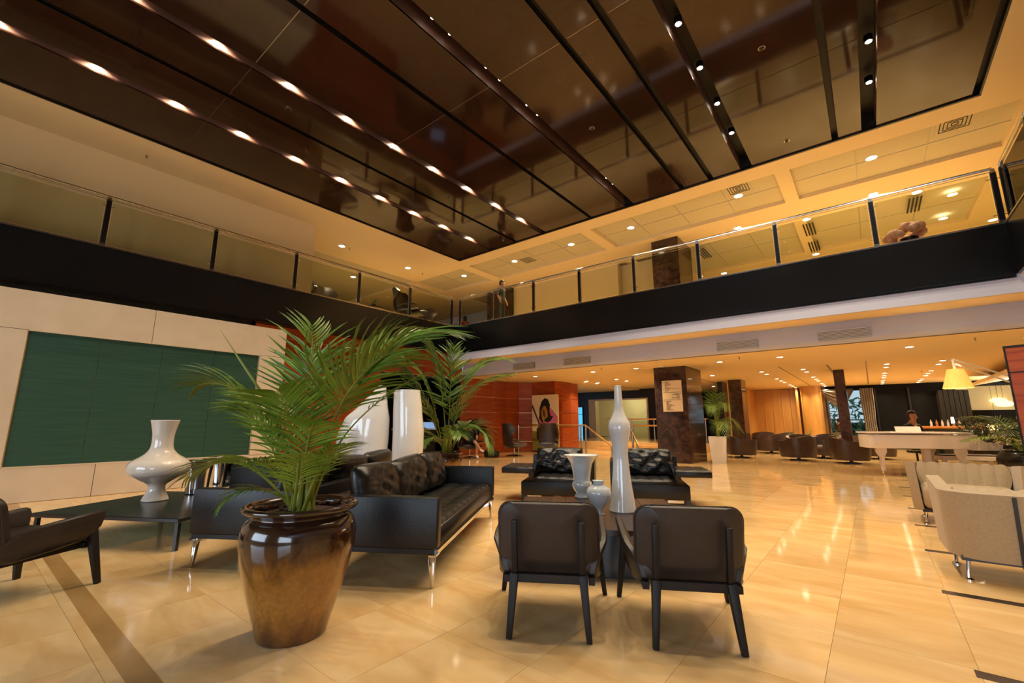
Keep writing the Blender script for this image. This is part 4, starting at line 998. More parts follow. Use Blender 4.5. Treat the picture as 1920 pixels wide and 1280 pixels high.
# ---- beige sofas at the right, open side towards +y
def beige(label, loc, rz, group, zipx=None, W=.40, D_=.74, rc=.24):
    t = thing('beige_armchair', label, 'armchair', loc, rz, group)
    path = [(-W, D_), (-W, D_ * .75), (-W, D_ * .5)] + [(-W + rc - rc * math.cos(R(a)), rc - rc * math.sin(R(a))) for a in range(0, 91, 10)] + [(-W + rc + (2 * W - 2 * rc) * k / 8, 0) for k in range(1, 8)] + [(W - rc + rc * math.sin(R(a)), rc - rc * math.cos(R(a))) for a in range(0, 91, 10)] + [(W, D_ * .5), (W, D_ * .75), (W, D_)]
    n = len(path) - 1
    def fn(a, c):
        f = a * n; i = min(int(f), n - 1); u = f - i; x = path[i][0] * (1 - u) + path[i + 1][0] * u; y = path[i][1] * (1 - u) + path[i + 1][1] * u
        k = 1 - .06 * (1 - c); top = .665 + .06 * max(0, (abs(a - .5) - .38) / .12)
        return (x * k, D_ / 2 + (y - D_ / 2) * (1 - .10 * (1 - c)) - .03 * c, .17 + (top - .17) * c)
    shell(fn, n * 2, 6, .09).build('shell', 'beige_cloth', t, 50)
    o = MB(); rim = [Vector(fn(i / 60, 1.0)) + Vector((0, 0, -.005)) for i in range(61)]
    MB().box(-W * .76, W * .76, .10, D_ - .02, .19, .44, .05, 3).build('seat_cushion', 'beige_cloth', t)
    def fb(a, c): return ((a * 2 - 1) * W * .74, .19 - .09 * c + .012 * math.sin(a * 40) * math.sin(c * 3.1), .40 + .27 * c)
    shell(fb, 40, 6, .07).build('back_cushion', 'beige_cloth', t, 60)
    for sx in (-1, 1):
        for y in (.12, D_ - .12):
            lg = MB().tube([(sx * (W * .84 - .04), y, .015), (sx * (W * .84 - .06), y + .02, .18)], .013, 10).build('leg', 'chrome', t); MB().lathe([(.03, 0), (.03, .01), (.013, .02)], 16, (sx * (W * .84 - .04), y, 0)).build('foot', 'chrome', lg)
    MB().box(-W * .8, W * .8, .10, D_ - .06, .145, .185).build('under_frame', 'zip_dark', t)
    if zipx is not None:
        z_ = MB(); pa = Vector(fn(.5 + zipx, .0)); pb = Vector(fn(.5 + zipx, 1.0))
        MB().beam(pa + Vector((0, -.002, -.02)), pb + Vector((0, -.002, -.01)), .022, .012, side=(1, 0, 0)).build('zip_seam', 'zip_dark', t)
    return t
beige('beige armchair nearest the right edge, its zipped back towards us', (.745, 5.0, 0), R(2), 'beige armchairs', 0.0)
beige('beige armchair behind, its pleated inside facing us', (.80, 8.25, 0), R(178), 'beige armchairs', None, .53, .84)

# ---- white grand piano
pa, pb = atD(1627, 10.5), atD(1872, 9.8); pang = math.atan2((pb - pa).y, (pb - pa).x)
t = thing('grand_piano', 'white grand piano in front of the dark windows', 'piano', pa, pang)
out = [(0, .12), (.08, .0), (.6, .0), (1.85, .0), (1.85, 1.45), (1.2, 1.45), (.95, 1.30), (.72, 1.02), (.45, .85), (.15, .8), (0, .62)]
MB().prism(out, 'z', .62, .93, .012, 1).build('case', 'piano_white', t)
MB().prism([(x + (-.03 if x < .5 else .03 if x > 1.5 else 0), y + (-.03 if y < .4 else .03)) for x, y in out], 'z', .955, .985, .006, 1).build('lid', 'piano_white', t)
MB().prism([(1.85, .60), (2.38, .60), (2.40, .72), (2.30, .76), (2.12, .78), (2.02, .85), (1.99, .93), (1.85, .95)], 'y', 0, .06).build('cheek', 'piano_white', t)
MB().prism([(1.85, .60), (2.38, .60), (2.40, .72), (2.30, .76), (2.12, .78), (2.02, .85), (1.99, .93), (1.85, .95)], 'y', 1.39, 1.45).build('cheek', 'piano_white', t)
MB().box(1.85, 2.38, .06, 1.39, .60, .70).build('key_bed', 'piano_white', t); MB().box(1.85, 2.0, .06, 1.39, .70, .93).build('fall_board', 'piano_white', t)
kb = MB().box(2.12, 2.33, .10, 1.35, .70, .722).build('white_keys', 'ceramic_white', t)
for k in range(36):
    if k % 7 in (2, 6): continue
    MB().box(2.12, 2.24, .125 + k * .034, .143 + k * .034, .722, .735).build('black_key', 'black_trim', kb)
for x, y in ((.32, .35), (1.72, .14), (1.72, 1.30)):
    lg = MB().prism([(-.10, .62), (-.10, .52), (-.035, .40), (-.025, .08), (.025, .08), (.035, .40), (.10, .52), (.10, .62)], 'y', -.05, .05, .004, 1).build('leg', 'piano_white', t); lg.location = (x, y, 0)
    MB().lathe([(.03, .0), (.035, .03), (.03, .06), (.012, .08)], 14, (0, 0, 0)).build('caster', 'wood_brass', lg)
MB().box(1.30, 1.42, .66, .80, .06, .62).box(1.28, 1.5, .62, .84, .03, .07).build('pedal_lyre', 'piano_white', t)
MB().obox((1.0, .55, 1.03), (.5, .02, .16), 0, R(-20)).build('music_desk', 'piano_white', t)
bn = onZ(1818, 886); t = thing('piano_bench', 'low white bench with dark top beside the piano', 'bench', bn, pang + R(4))
MB().box(-.62, .62, -.22, .22, .30, .40, .006, 1).build('frame', 'piano_white', t); MB().box(-.60, .60, -.20, .20, .40, .43, .01, 2).build('top', 'tub_leather', t)
for x in (-.57, .57):
    for y in (-.17, .17): MB().box(x - .035, x + .035, y - .035, y + .035, 0, .31).build('leg', 'piano_white', t)

# ---- giant articulated lamp with pleated shade, wooden screen
mat('shade_cloth', '#e6c46a', '#efd58a', 3, (9, 9, .4), rough=.7, emis='#ffc24a', estr=.55)
sd = 8.0; shp = at_depth(1797, 727, sd * 1.0); t = thing('giant_lamp', 'giant articulated lamp with cream pleated shade over the piano', 'lamp', (shp.x, shp.y, 0))
zb = shp.z
o = MB(); N = 48
def fs_(a, c):
    an = a * 2 * math.pi; r_ = (.205 - .095 * c) * (1 + .018 * math.cos(an * 24)); return (r_ * math.cos(an), r_ * math.sin(an), zb + .34 * c)
MB().grid(fs_, 96, 6, True).build('shade', 'shade_cloth', t, 60)
MB().tube([((.205) * math.cos(k * .2618), .205 * math.sin(k * .2618), zb) for k in range(25)], .008, 6).build('shade_rim', 'shade_cloth', t)
lamp('POINT', 'shade_bulb', (shp.x, shp.y, zb + .16), 14, (1, .75, .38), size=.05)
MB().tube([(0, 0, zb + .30), (-.01, 0, zb + .52)], .02, 8).build('neck', 'white_paint', t)
rr = _r * 1.45 + _fh * .35; tl = Vector((0, 0, zb + .52)); 
for k, dz in enumerate((0, -.07)):
    MB().tube([tl + Vector((0, 0, dz)), tl + rr + Vector((0, 0, dz - .30 - .05 * k))], .016, 8).build('arm', 'white_paint', t)
MB().tube([tl + rr + Vector((0, 0, -.30)), Vector((rr.x * 1.1, rr.y * 1.1, .04))], .03, 10).build('pole', 'white_paint', t)
MB().lathe([(.34, 0), (.34, .03), (.05, .05)], 32, (rr.x * 1.1, rr.y * 1.1, 0)).build('base', 'steel', t)
sp_ = atD(1909, 6.0); t = thing('wooden_screen', 'tall red wood screen cut off by the right edge', 'screen', sp_, R(-18))
for k in range(2):
    pn = thing('leaf', '', '') if False else MB().box(.02 + k * .62, .60 + k * .62, -.02, .02, .03, 2.2).build('panel', 'wood_red', t, 0)
    MB().box(k * .62, .02 + k * .62, -.025, .025, 0, 2.23).box(.60 + k * .62, .62 + k * .62, -.025, .025, 0, 2.23).box(.02 + k * .62, .60 + k * .62, -.025, .025, 2.2, 2.23).box(.02 + k * .62, .60 + k * .62, -.025, .025, 0, .03).box(.02 + k * .62, .60 + k * .62, -.024, .024, 1.86, 1.875).build('frame', 'wood_black', pn, 0)

# ---- wing swivel chairs near the painting
mat('wing_leather', '#2b2018', '#362a20', 6, rough=.35, bump=.12, bscale=180)
def wing(label, loc, rz, group):
    t = thing('wing_chair', label, 'armchair', loc, rz, group)            # front = +y
    def fn(a, c):
        x = a * 2 - 1
        if c < .38: u = c / .38; y = .34 - .62 * u; z = .40 - .05 * math.sin(u * 1.6); w_ = .30 + .03 * u
        else: u = (c - .38) / .62; y = -.28 - .12 * u; z = .35 + .83 * u; w_ = .33 + .03 * math.sin(u * 3.1) - .11 * max(0, u - .75) * 2; 
        wrap = (.05 if c < .38 else .10 + .16 * math.exp(-((u - .75) / .22) ** 2))
        return (x * w_, y + wrap * abs(x) ** 2.5 * (1 if c >= .38 else .3), z + (.07 if c < .38 else 0) * abs(x) ** 3)
    shell(fn, 18, 28, -.07).build('shell', 'wing_leather', t, 60)
    for s in (-1, 1):
        MB().tube([(s * .31, -.22, .50), (s * .37, .0, .56), (s * .39, .22, .57), (s * .36, .34, .55)], [.03, .045, .045, .02], 8, True, .6).build('armrest', 'wing_leather', t)
    MB().box(-.27, .27, -.16, .32, .36, .47, .05, 3).build('seat_cushion', 'wing_leather', t)
    MB().lathe([(.03, .05), (.025, .36)], 12).build('column', 'chrome', t)
    for k in range(5): a = k * 1.2566; MB().beam((0, 0, .055), (.31 * math.cos(a), .31 * math.sin(a), .02), .05, .04, .03, .02, (-math.sin(a), math.cos(a), 0)).build('base_arm', 'black_trim', t)
    return t
wc_ = wing('brown wing chair with its back to us near the wood wall', onZ(964, 855), R(-25), 'wing swivel chairs')
dup(wc_, onZ(1027, 853), R(205), 'glossy brown wing chair facing us in front of the painting')
wseat = atD(882, 15.6); dup(wc_, wseat, R(-120), 'wing chair with a seated person behind the palm leaves')
t = thing('black_bag', 'soft black bag lying on the floor near the seated person', 'bag', atD(922, 16.0)); pillow(.62, .24, .30, 77, .01).build('bag_body', 'leather_black', t, 180); MB().tube([(-.2, 0, .2), (-.1, 0, .34), (.1, 0, .34), (.2, 0, .2)], .012, 6).build('strap', 'leather_black', t)

# ---- painting on the wood wall
for nm, c in (('paint_cream', '#e2cf9f'), ('paint_olive', '#7d7428'), ('paint_black', '#17100d'), ('paint_pink', '#c2607c'), ('paint_gold', '#a8781f'), ('paint_brown', '#4a3420'), ('paint_white', '#ece1c6')): mat(nm, c, rough=.6)
q0, q1 = onY(998, 800, 15.42), onY(1047, 800, 15.42); pw = q1.x - q0.x
zt, zb_ = onY(1000, 741, 15.42).z, .06
t = thing('painting', 'tall painting of a dark-haired figure in pink leaning on the wood wall', 'painting', (q0.x, 15.42, zb_)); ph_ = zt - zb_
MB().box(0, pw, 0, .05, 0, ph_).build('canvas', 'paint_cream', t, 0)
def pp(nm, m_, pts, lay): MB().prism([(a * pw, c * ph_) for a, c in pts], 'y', -.002 * lay - .002, 0).build(nm, m_, t, 0)
pp('field', 'paint_olive', [(0, 0), (1, 0), (1, .30), (.6, .27), (.3, .33), (0, .35)], 1)
pp('robe', 'paint_pink', [(.2, .28), (.26, .60), (.42, .72), (.62, .80), (.8, .72), (.98, .60), (.98, .50), (.80, .44), (.62, .38), (.45, .26)], 2)
pp('hair', 'paint_black', [(.28, .58), (.30, .76), (.38, .88), (.5, .94), (.62, .92), (.70, .82), (.68, .70), (.74, .60), (.62, .54), (.5, .50), (.38, .5)], 3)
pp('face', 'paint_gold', [(.40, .56), (.36, .70), (.44, .79), (.52, .80), (.60, .72), (.62, .60), (.54, .52), (.46, .50)], 4)
pp('shadow', 'paint_brown', [(.44, .62), (.42, .72), (.48, .74), (.52, .66), (.5, .58)], 5)
pp('collar', 'paint_black', [(.46, .54), (.60, .60), (.82, .62), (.74, .54), (.60, .50)], 5)
pp('staff', 'paint_brown', [(.0, .78), (.30, .42), (.34, .44), (.02, .84)], 3)
pp('skirt', 'paint_black', [(.18, .18), (.18, .40), (.36, .38), (.42, .20)], 2)

# ---- directory board on the marble pillar
mat('board_cream', '#dfc79d', rough=.4); mat('print_dark', '#3a2614', rough=.5)
u0, u1, v0, v1 = 1242.5, 1279, 713, 771.5
pA, pB = onY(u0, 742, 13.83), onY(u1, 742, 13.83); zA, zB = onY(1261, v0, 13.83).z, onY(1261, v1, 13.83).z
t = thing('directory_board', 'cream directory board with lists on the marble pillar', 'sign', (pA.x, 13.835, zB)); bw, bh = pB.x - pA.x, zA - zB
MB().box(0, bw, -.02, .012, 0, bh, .003, 1).build('plate', 'board_cream', t)
o = MB()
for y in (.735, .615, .375): o.box(.04 * bw, .96 * bw, -.022, -.02, bh * y - .004, bh * y + .004)
rgd = random.Random(2)
def block(x0, right, y0, ws):
    for i, w_ in enumerate(ws):
        z = bh * (y0 - i * .034); x = x0 * bw
        if right: x = (x0 - w_) * bw
        e = x + w_ * bw
        while x < e - .01:
            l_ = rgd.uniform(.02, .05); o.box(x, min(x + l_, e), -.022, -.02, z - .008, z + .008); x += l_ + .008
block(.16, 0, .96, [.22, .18, .30, .30, .14, .10, .28]); block(.16, 0, .70, [.22, .18]); block(.88, 1, .575, [.24, .36, .17, .12, .40, .12]); block(.18, 0, .33, [.26, .15, .12, .28, .40, .26, .20, .22, .38])
for y in (.95, .69, .33): o.box(.05 * bw, .085 * bw, -.022, -.02, bh * y - .012, bh * y + .012)
o.box(.92 * bw, .955 * bw, -.022, -.02, bh * .565 - .012, bh * .565 + .012)
o = o.build('print', 'print_dark', t, 0); o['kind'] = 'stuff'

# ---- steel stair rails by the platform
def stair_rail(label, pts, posts):
    t = thing('stair_rail', label, 'railing', (0, 0, 0)); MB().tube(pts, .03, 10).build('handrail', 'wood_brass', t)
    for x, y, z0, z1 in posts: MB().cyl((x, y, 0), .035, z0, z1, 12).build('post', 'steel', t)
YR_ = 14.95
r0, r1, r2, r3 = [onY(u, 797, YR_).x for u in (962, 1098, 1150, 1180)]
stair_rail('steel guard rail in front of the painting, sloping down at its right end', [(r0, YR_, 1.10), (r1, YR_, 1.10), (r2, YR_, .30), (r2 + .12, YR_, .25)], [(r0 + .3, YR_, 0, 1.1), ((r0 + r1) / 2, YR_, 0, 1.1), (r1 - .22, YR_, 0, 1.1), (r1, YR_, 0, 1.1), (r2 - .1, YR_, 0, .4)])
stair_rail('steel guard rail between the tall vase and the marble pillar', [(-5.36, YR_, 1.10), (r3, YR_, 1.10), (r3 + .5, YR_ - .5, .45)], [(-5.6, YR_, 0, 1.1), (r3 + .1, YR_, 0, 1.1), (r3 + .46, YR_ - .46, 0, .5)])
t = thing('platform_rail', 'long steel guard rail with glass across the platform', 'railing', (0, 0, .36)); MB().tube([(-10.4, 20.6, 1.0), (-5.6, 20.6, 1.0)], .03, 10).build('handrail', 'wood_brass', t)
for k in range(5):
    x = -10.3 + k * 1.15; MB().cyl((x, 20.6, 0), .03, 0, 1.0, 12).build('post', 'steel', t)
    if k < 4: MB().box(x + .06, x + 1.09, 20.595, 20.605, .1, .92).build('glass_pane', 'clear_glass', t, 0)

# ---- information kiosk in the dark passage
kg = onX(800, 845, -13.2); t = thing('information_kiosk', 'black kiosk with slanted touch screen in the dark passage', 'kiosk', (kg.x, kg.y, 0), R(60))
MB().box(-.28, .28, -.2, .2, 0, .95, .01, 1).build('cabinet', 'black_trim', t)
emitmat('kiosk_glow', '#8fb2dd', .8)
k_ = MB().obox((0, -.06, 1.08), (.62, .46, .04), 0, R(35)).build('screen_frame', 'white_paint', t); MB().obox((0, -.073, 1.099), (.54, .38, .012), 0, R(35)).build('screen', 'kiosk_glow', k_)

# ---- bar corner far right
g = atD(1775, 17.5); t = thing('bar_counter', 'wooden bar counter behind the piano', 'bar', g, R(35))
MB().box(-1.0, 1.2, -.35, .35, .98, 1.06, .01, 1).build('worktop', 'bar_wood', t); MB().box(-.95, 1.15, -.28, .3, 0, .98).build('front', 'black_wall', t)
for k in range(6):
    b_ = thing('bottle', 'small bottle on the bar counter, %s from the left' % ORD[k], 'bottle', g + Vector((-.45 + .17 * k, -.05 + .1 * k, 1.06)), 0, 'bar bottles')
    MB().lathe([(.0005, 0), (.035, 0), (.035, .15), (.014, .2), (.014, .25)], 12).build('glass', ['ceramic_grey', 'bar_wood', 'ceramic_cream'][k % 3], b_); MB().lathe([(.016, .25), (.016, .265)], 10).build('cap', 'black_trim', b_)
g = atD(1787, 16.9); t = thing('bar_lamp', 'small lit lamp on the bar counter', 'lamp', (g.x, g.y, 1.06)); MB().lathe([(.07, 0), (.07, .02), (.015, .03), (.015, .12)], 14).build('foot', 'wood_brass', t); MB().lathe([(.05, .12), (.035, .34)], 16, cap=False).build('shade', 'lamp_glow', t)
g = atD(1795, 19.5); t = thing('slatted_pillar', 'dark slatted wood pillar behind the giant lamp shade', 'pillar', g, R(20))
for k in range(6): MB().box(-.54 + k * .18, -.38 + k * .18, -.1, .1, 0, 2.6).build('slat', 'slat_dark', t, 0)
# bright dining room glimpsed at the far right
S('wall_dining', MB().box(2.9, 8.8, 28.6, 28.7, 0, HC2).box(2.9, 3.0, 27.5, 28.7, 0, HC2), 'coffer_tile')
lamp('POINT', 'dining_light', (4.3, 25.6, 2.5), 130, (1, .9, .66), size=.2); lamp('POINT', 'dining_light', (5.6, 23.0, 2.5), 90, (1, .9, .66), size=.2)
for k, (u, d) in enumerate(((1834, 20.5), (1849, 20.6))):
    g = atD(u, d); t = thing('cream_post', 'slim cream post at the dining room, %s from the left' % ORD[k], 'post', g); MB().box(-.06, .06, -.06, .06, 0, HC2).build('shaft', 'cream_panel', t); MB().box(-.08, .08, -.08, .08, 0, .1).build('foot', 'cream_panel', t)
for k, (u, d) in enumerate(((1862, 21.2), (1884, 21.6))):
    g = atD(u, d); t = thing('service_counter', 'dark service counter in the dining room, %s from the left' % ORD[k], 'counter', g, R(40)); MB().box(-.45, .45, -.25, .25, 0, 1.25).build('body', 'slat_dark', t); MB().box(-.48, .48, -.28, .28, 1.25, 1.3).build('top', 'steel', t)
S('window_5', MB().box(3.3, 5.4, 28.52, 28.6, 1.2, 1.75), 'black_glass')
emitmat('shade_glow', '#ffe089', 3.0)
for k, (u, d, z) in enumerate([(1890, 18, 1.95), (1880, 19.5, 2.15), (1868, 16.5, 1.05)]):
    g = atD(u, d); t = thing('pendant_lamp', 'yellow glowing oval lamp in the far dining room, %s of three' % ORD[k], 'lamp', (g.x, g.y, 0), 0, 'dining room lamps')
    MB().lathe([(.02, z - .12), (.2, z - .1), (.28, z), (.2, z + .1), (.02, z + .12)], 20).build('globe', 'shade_glow', t); MB().tube([(0, 0, z + .1), (0, 0, HC2 + .0)], .006, 6).build('cord', 'black_trim', t)
g = atD(1860, 14.5); t = thing('planter_hedge', 'dark foliage screen in front of the dining room', 'plant', g, R(38)); rg = random.Random(12)
MB().box(-.9, .9, -.15, .15, 0, .5).build('trough', 'pot_black', t)
b = MB()
for k in range(700):
    c = Vector((rg.uniform(-.95, .95), rg.uniform(-.25, .25), rg.uniform(.4, 1.35))); a = Vector((rg.uniform(-1, 1), rg.uniform(-1, 1), rg.uniform(-1, 1))).normalized() * .13; d_ = Vector((rg.uniform(-1, 1), rg.uniform(-1, 1), rg.uniform(-1, 1))).normalized() * .025
    b.pf([c - a, c + d_, c + a, c - d_], [(0, 1, 2, 3)])
o = b.build('foliage', 'leaf_dark', t, 0); o['kind'] = 'stuff'
# ================================================================== people
mat('skin', '#b07a58', rough=.5); mat('hair_dark', '#15100d', rough=.5); mat('suit_black', '#101012', rough=.7); mat('shirt_white', '#d8d4cc', rough=.7)
mat('shirt_grey', '#3b4540', rough=.8); mat('trousers_grey', '#3a3d36', rough=.8); mat('shirt_red', '#a3162a', rough=.7); mat('shoe_dark', '#191413', rough=.5); mat('shoe_white', '#d6cfc6', rough=.6); mat('shirt_brown', '#4b2f20', rough=.8)
def person(label, loc, rz, J, radii, mats, hair=.0, scale=1.0):
    """J: joint points (front = -y), bones join them; mats: bone -> material; one skinned continuous body"""
    bones = [('pelvis', 'waist'), ('waist', 'chest'), ('chest', 'neck'), ('neck', 'jaw'), ('jaw', 'brow'), ('brow', 'crown')]
    for s in 'lr':
        bones += [('chest', 'sh_' + s), ('sh_' + s, 'el_' + s), ('el_' + s, 'wr_' + s), ('wr_' + s, 'ha_' + s), ('pelvis', 'hip_' + s), ('hip_' + s, 'kn_' + s), ('kn_' + s, 'an_' + s), ('an_' + s, 'to_' + s)]
    names = list(J); me = bpy.data.meshes.new('body'); me.from_pydata([J[n] for n in names], [(names.index(a), names.index(b)) for a, b in bones], [])
    o = bpy.data.objects.new('body_tmp', me); COL.objects.link(o)
    md = o.modifiers.new('skin', 'SKIN'); md.use_smooth_shade = True
    if not me.skin_vertices: 
        bm = bmesh.new(); bm.from_mesh(me); bm.verts.layers.skin.verify(); bm.to_mesh(me); bm.free()
    for i, n in enumerate(names):
        r_ = radii[n[:-2] if n[-2:] in ('_l', '_r') else n]; me.skin_vertices[0].data[i].radius = (r_[0], r_[1]); me.skin_vertices[0].data[i].use_root = (n == 'pelvis')
    o.modifiers.new('sub', 'SUBSURF').levels = 2
    dg = bpy.context.evaluated_depsgraph_get(); ev = o.evaluated_get(dg); fm = bpy.data.meshes.new_from_object(ev); bpy.data.objects.remove(o)
    mn = sorted(set(mats.values())); fm.materials.clear()
    for m in mn: fm.materials.append(MATS[m])
    seg = [(Vector(J[a]), Vector(J[b]), mats.get(b[:-2] if b[-2:] in ('_l', '_r') else b, 'skin')) for a, b in bones]
    for p in fm.polygons:
        c = p.center; best = None
        for a, b, m in seg:
            ab = b - a; u = max(0, min(1, (c - a).dot(ab) / max(1e-9, ab.length_squared))); d = (c - a - ab * u).length
            if best is None or d < best[0]: best = (d, m)
        p.material_index = mn.index(best[1]); p.use_smooth = True
    t = thing('person', label, 'person', loc, rz); t.scale = (scale,) * 3
    ob('body', fm, t)
    br = Vector(J['brow']); hd = MB()
    hp = [(.001, .128), (.05, .12), (.088, .085), (.103, .03), (.103, -.03 - hair * .3), (.094, -.07 - hair)]
    def hf(a, c):
        i = min(int(c * 5), 4); u = c * 5 - i; r_ = hp[i][0] * (1 - u) + hp[i + 1][0] * u; z_ = hp[i][1] * (1 - u) + hp[i + 1][1] * u; an = a * 2 * math.pi
        if math.sin(an) < -.25 and z_ < .05: r_ *= .45          # leave the face free
        return (br.x + r_ * .92 * math.cos(an), br.y + .014 + r_ * 1.04 * math.sin(an), br.z + z_)
    hd.grid(hf, 24, 15, True)
    h = hd.build('hair', 'hair_dark', t, 180)
    for s in (-1, 1): MB().lathe([(.001, -.008), (.008, 0), (.001, .008)], 8, (br.x + s * .033, br.y - .092, br.z - .012)).build('eye', 'black_trim', t)
    MB().tube([(br.x, br.y - .088, br.z - .01), (br.x, br.y - .118, br.z - .05), (br.x, br.y - .092, br.z - .058)], [.006, .013, .008], 6).build('nose', 'skin', t)
    return t
RAD = {'pelvis': (.15, .11), 'waist': (.14, .10), 'chest': (.165, .11), 'neck': (.055, .055), 'jaw': (.07, .075), 'brow': (.085, .098), 'crown': (.06, .07), 'sh': (.06, .06), 'el': (.042, .042), 'wr': (.03, .03), 'ha': (.035, .02), 'hip': (.09, .09), 'kn': (.06, .06), 'an': (.042, .042), 'to': (.04, .03)}
def stand(lean=0): 
    J = {'pelvis': (0, 0, .95), 'waist': (0, .0, 1.08), 'chest': (0, -lean * .2, 1.32), 'neck': (0, -lean * .3, 1.48), 'jaw': (0, -.02 - lean * .3, 1.555), 'brow': (0, -.02 - lean * .3, 1.635), 'crown': (0, -.01 - lean * .3, 1.71)}
    for s, k in ((-1, 'l'), (1, 'r')):
        J.update({'sh_' + k: (s * .19, -lean * .25, 1.40), 'el_' + k: (s * .245, .03, 1.12), 'wr_' + k: (s * .24, -.08, .90), 'ha_' + k: (s * .235, -.11, .80), 'hip_' + k: (s * .09, 0, .90), 'kn_' + k: (s * .10, -.01, .49), 'an_' + k: (s * .105, .02, .085), 'to_' + k: (s * .115, -.13, .035)})
    return J
def sit(cross=False):
    J = {'pelvis': (0, .05, .52), 'waist': (0, .08, .66), 'chest': (0, .07, .92), 'neck': (0, .05, 1.08), 'jaw': (0, .02, 1.155), 'brow': (0, .02, 1.235), 'crown': (0, .03, 1.31)}
    for s, k in ((-1, 'l'), (1, 'r')):
        J.update({'sh_' + k: (s * .19, .06, 1.0), 'el_' + k: (s * .24, -.02, .74), 'wr_' + k: (s * .18, -.22, .64), 'ha_' + k: (s * .15, -.29, .63), 'hip_' + k: (s * .09, .03, .50), 'kn_' + k: (s * .12, -.42, .52), 'an_' + k: (s * .12, -.44, .10), 'to_' + k: (s * .12, -.58, .04)})
    if cross: J.update({'kn_l': (.02, -.44, .60), 'an_l': (.20, -.60, .30), 'to_l': (.28, -.72, .26)})
    return J
base = {k: 'skin' for k in ('jaw', 'brow', 'crown', 'ha', 'neck')}
def outfit(top, leg, shoe, sleeve=None, shin=None): return {**base, 'waist': top, 'chest': top, 'sh': top, 'el': top, 'wr': sleeve or top, 'hip': leg, 'kn': leg, 'an': shin or leg, 'to': shoe}
g = onZ(941, 527, ZT + 1.72); person('man in grey t-shirt and trousers standing at the back gallery rail', (g.x, g.y, ZT), YAW + R(60), stand(), RAD, outfit('shirt_grey', 'trousers_grey', 'shoe_dark', 'skin'))
g = onZ(872, 594, ZT + 1.66); person('person in red far back on the gallery, near the corner post', (g.x, g.y, ZT), YAW + R(200), stand(), RAD, outfit('shirt_red', 'suit_black', 'shoe_dark'), .1, .97)
g = atD(1714, 12.2); person('dark-haired person in black suit seated behind the white piano', (g.x, g.y, 0), R(48), sit(), RAD, outfit('suit_black', 'suit_black', 'shoe_dark'), .03, 1.12)
MB().pf([(-.035, -.012, 1.07), (.035, -.012, 1.07), (.0, -.055, .86), (-.03, .0, 1.075), (.03, .0, 1.075), (0, -.045, .86)], [(0, 1, 2), (3, 5, 4), (0, 2, 5, 3), (1, 4, 5, 2), (0, 3, 4, 1)]).build('shirt_front', 'shirt_white', bpy.data.objects['person.002'], 0)
t = thing('stool', 'black stool under the person behind the piano', 'stool', (g.x - .04, g.y + .08, 0)); MB().lathe([(.2, .40), (.21, .43), (.2, .455)], 20).build('seat', 'leather_black', t); MB().lathe([(.2, 0), (.2, .02), (.025, .04), (.025, .4)], 16).build('column', 'black_trim', t)
person('person with bare crossed legs seated in a wing chair behind palm leaves', (wseat.x, wseat.y, 0), R(60), sit(True), RAD, outfit('suit_black', 'suit_black', 'shoe_white', 'skin', 'skin'), .08)
g = atD(1573, 22.0); person('small figure in dark red near the far window', (g.x, g.y, 0), YAW + R(90), stand(), RAD, outfit('shirt_brown', 'suit_black', 'shoe_dark'), .04, .8)
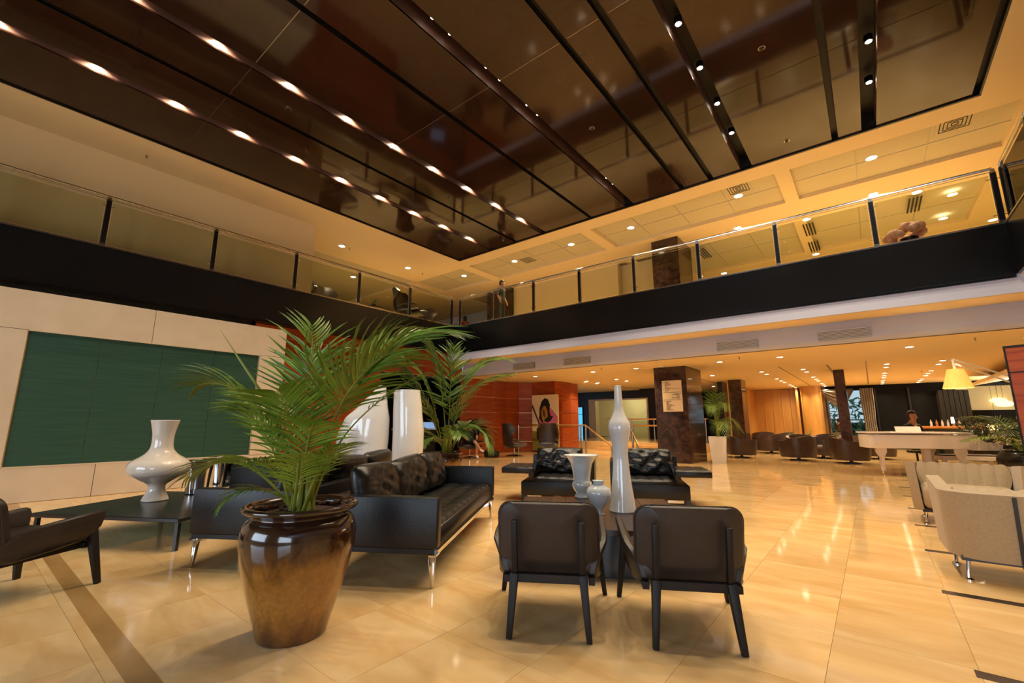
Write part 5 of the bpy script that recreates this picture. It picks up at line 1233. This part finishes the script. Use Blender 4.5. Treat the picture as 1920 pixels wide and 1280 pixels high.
# ================================================================== things on the gallery
G2 = 'high-backed gallery armchairs'
for (u, v, rz, lab) in [(770, 543, -100, 'tall brown wing chair on the left gallery, behind the glass'), (622, 532, -110, 'brown wing chair at the near end of the left gallery lounge'), (820, 584, -60, 'tan wing chair at the far end of the left gallery')]:
    g = onZ(u, v, ZT + 1.32); dup(wc_, (g.x, g.y, ZT), YAW + R(rz), lab, G2).scale = (1.4, 1.4, 1.12)
g = onZ(700, 572, ZT + .55); t = thing('gallery_table', 'low table with a plant on the left gallery', 'table', (g.x, g.y, ZT)); MB().lathe([(.35, .42), (.35, .45)], 24).build('top', 'tub_leather', t); MB().lathe([(.03, 0), (.03, .42)], 10).build('leg', 'black_trim', t)
p = thing('table_plant', 'small leafy plant on the gallery table', 'plant', (g.x, g.y, ZT + .45)); MB().lathe([(.0005, 0), (.06, 0), (.08, .12), (.06, .12), (.0005, .1)], 14).build('pot', 'pot_black', p)
for i in range(10): a = i * 2.4; MB().tube([(0, 0, .1), (.1 * math.cos(a), .1 * math.sin(a), .3), (.22 * math.cos(a), .22 * math.sin(a), .32)], [.01, .014, .001], 5, True, .3).build('blade', 'leaf_far', p)
p0, p1 = onY(911, 560, 14.6), onY(952, 560, 14.6)
pillar('marble_pillar', 'brown marble pillar behind the man on the gallery', p0.x, p1.x, 14.7, 15.4, ZT, CZ)
S('wall_gallery_partition', MB().box(p1.x + .02, -6.9, 15.0, 15.2, ZT, CZ), 'plaster')
p0, p1 = onX(570, 520, -16.5), onX(608, 520, -16.5)
# pink flowers by the rail
mat('petal', '#c98f86', '#dcaaa0', 14, rough=.7); fx = onY(1704, 436, 11.62)
t = thing('flower_arrangement', 'rounded pink flower arrangement behind the back gallery rail', 'flowers', (fx.x, 11.62, ZT)); rg = random.Random(6); zc = fx.z - ZT
MB().lathe([(.0005, 0), (.13, 0), (.16, .06), (.14, max(.08, zc - .12)), (.12, max(.06, zc - .14))], 20, cap=False).build('bowl', 'pot_black', t)
for k in range(26):
    a = k * 2.4; el = rg.uniform(0, 1.45); r_ = .30; c = (r_ * 1.15 * math.cos(a) * math.cos(el), r_ * .8 * math.sin(a) * math.cos(el), zc - .1 + r_ * .75 * math.sin(el)); o = MB()
    bmesh.ops.create_icosphere(o.bm, subdivisions=2, radius=rg.uniform(.075, .10), matrix=Matrix.Translation(c))
    for v_ in o.bm.verts: v_.co += (v_.co - Vector(c)) * rg.uniform(-.12, .12)
    o.build('flower_head', 'petal', t, 180)

S('wall_gallery_pale', MB().box(-20, -12.4, 17.3, 17.4, ZT, CZ), 'plaster_white_daylit')  # bluish paint stands in for daylight on this far wall
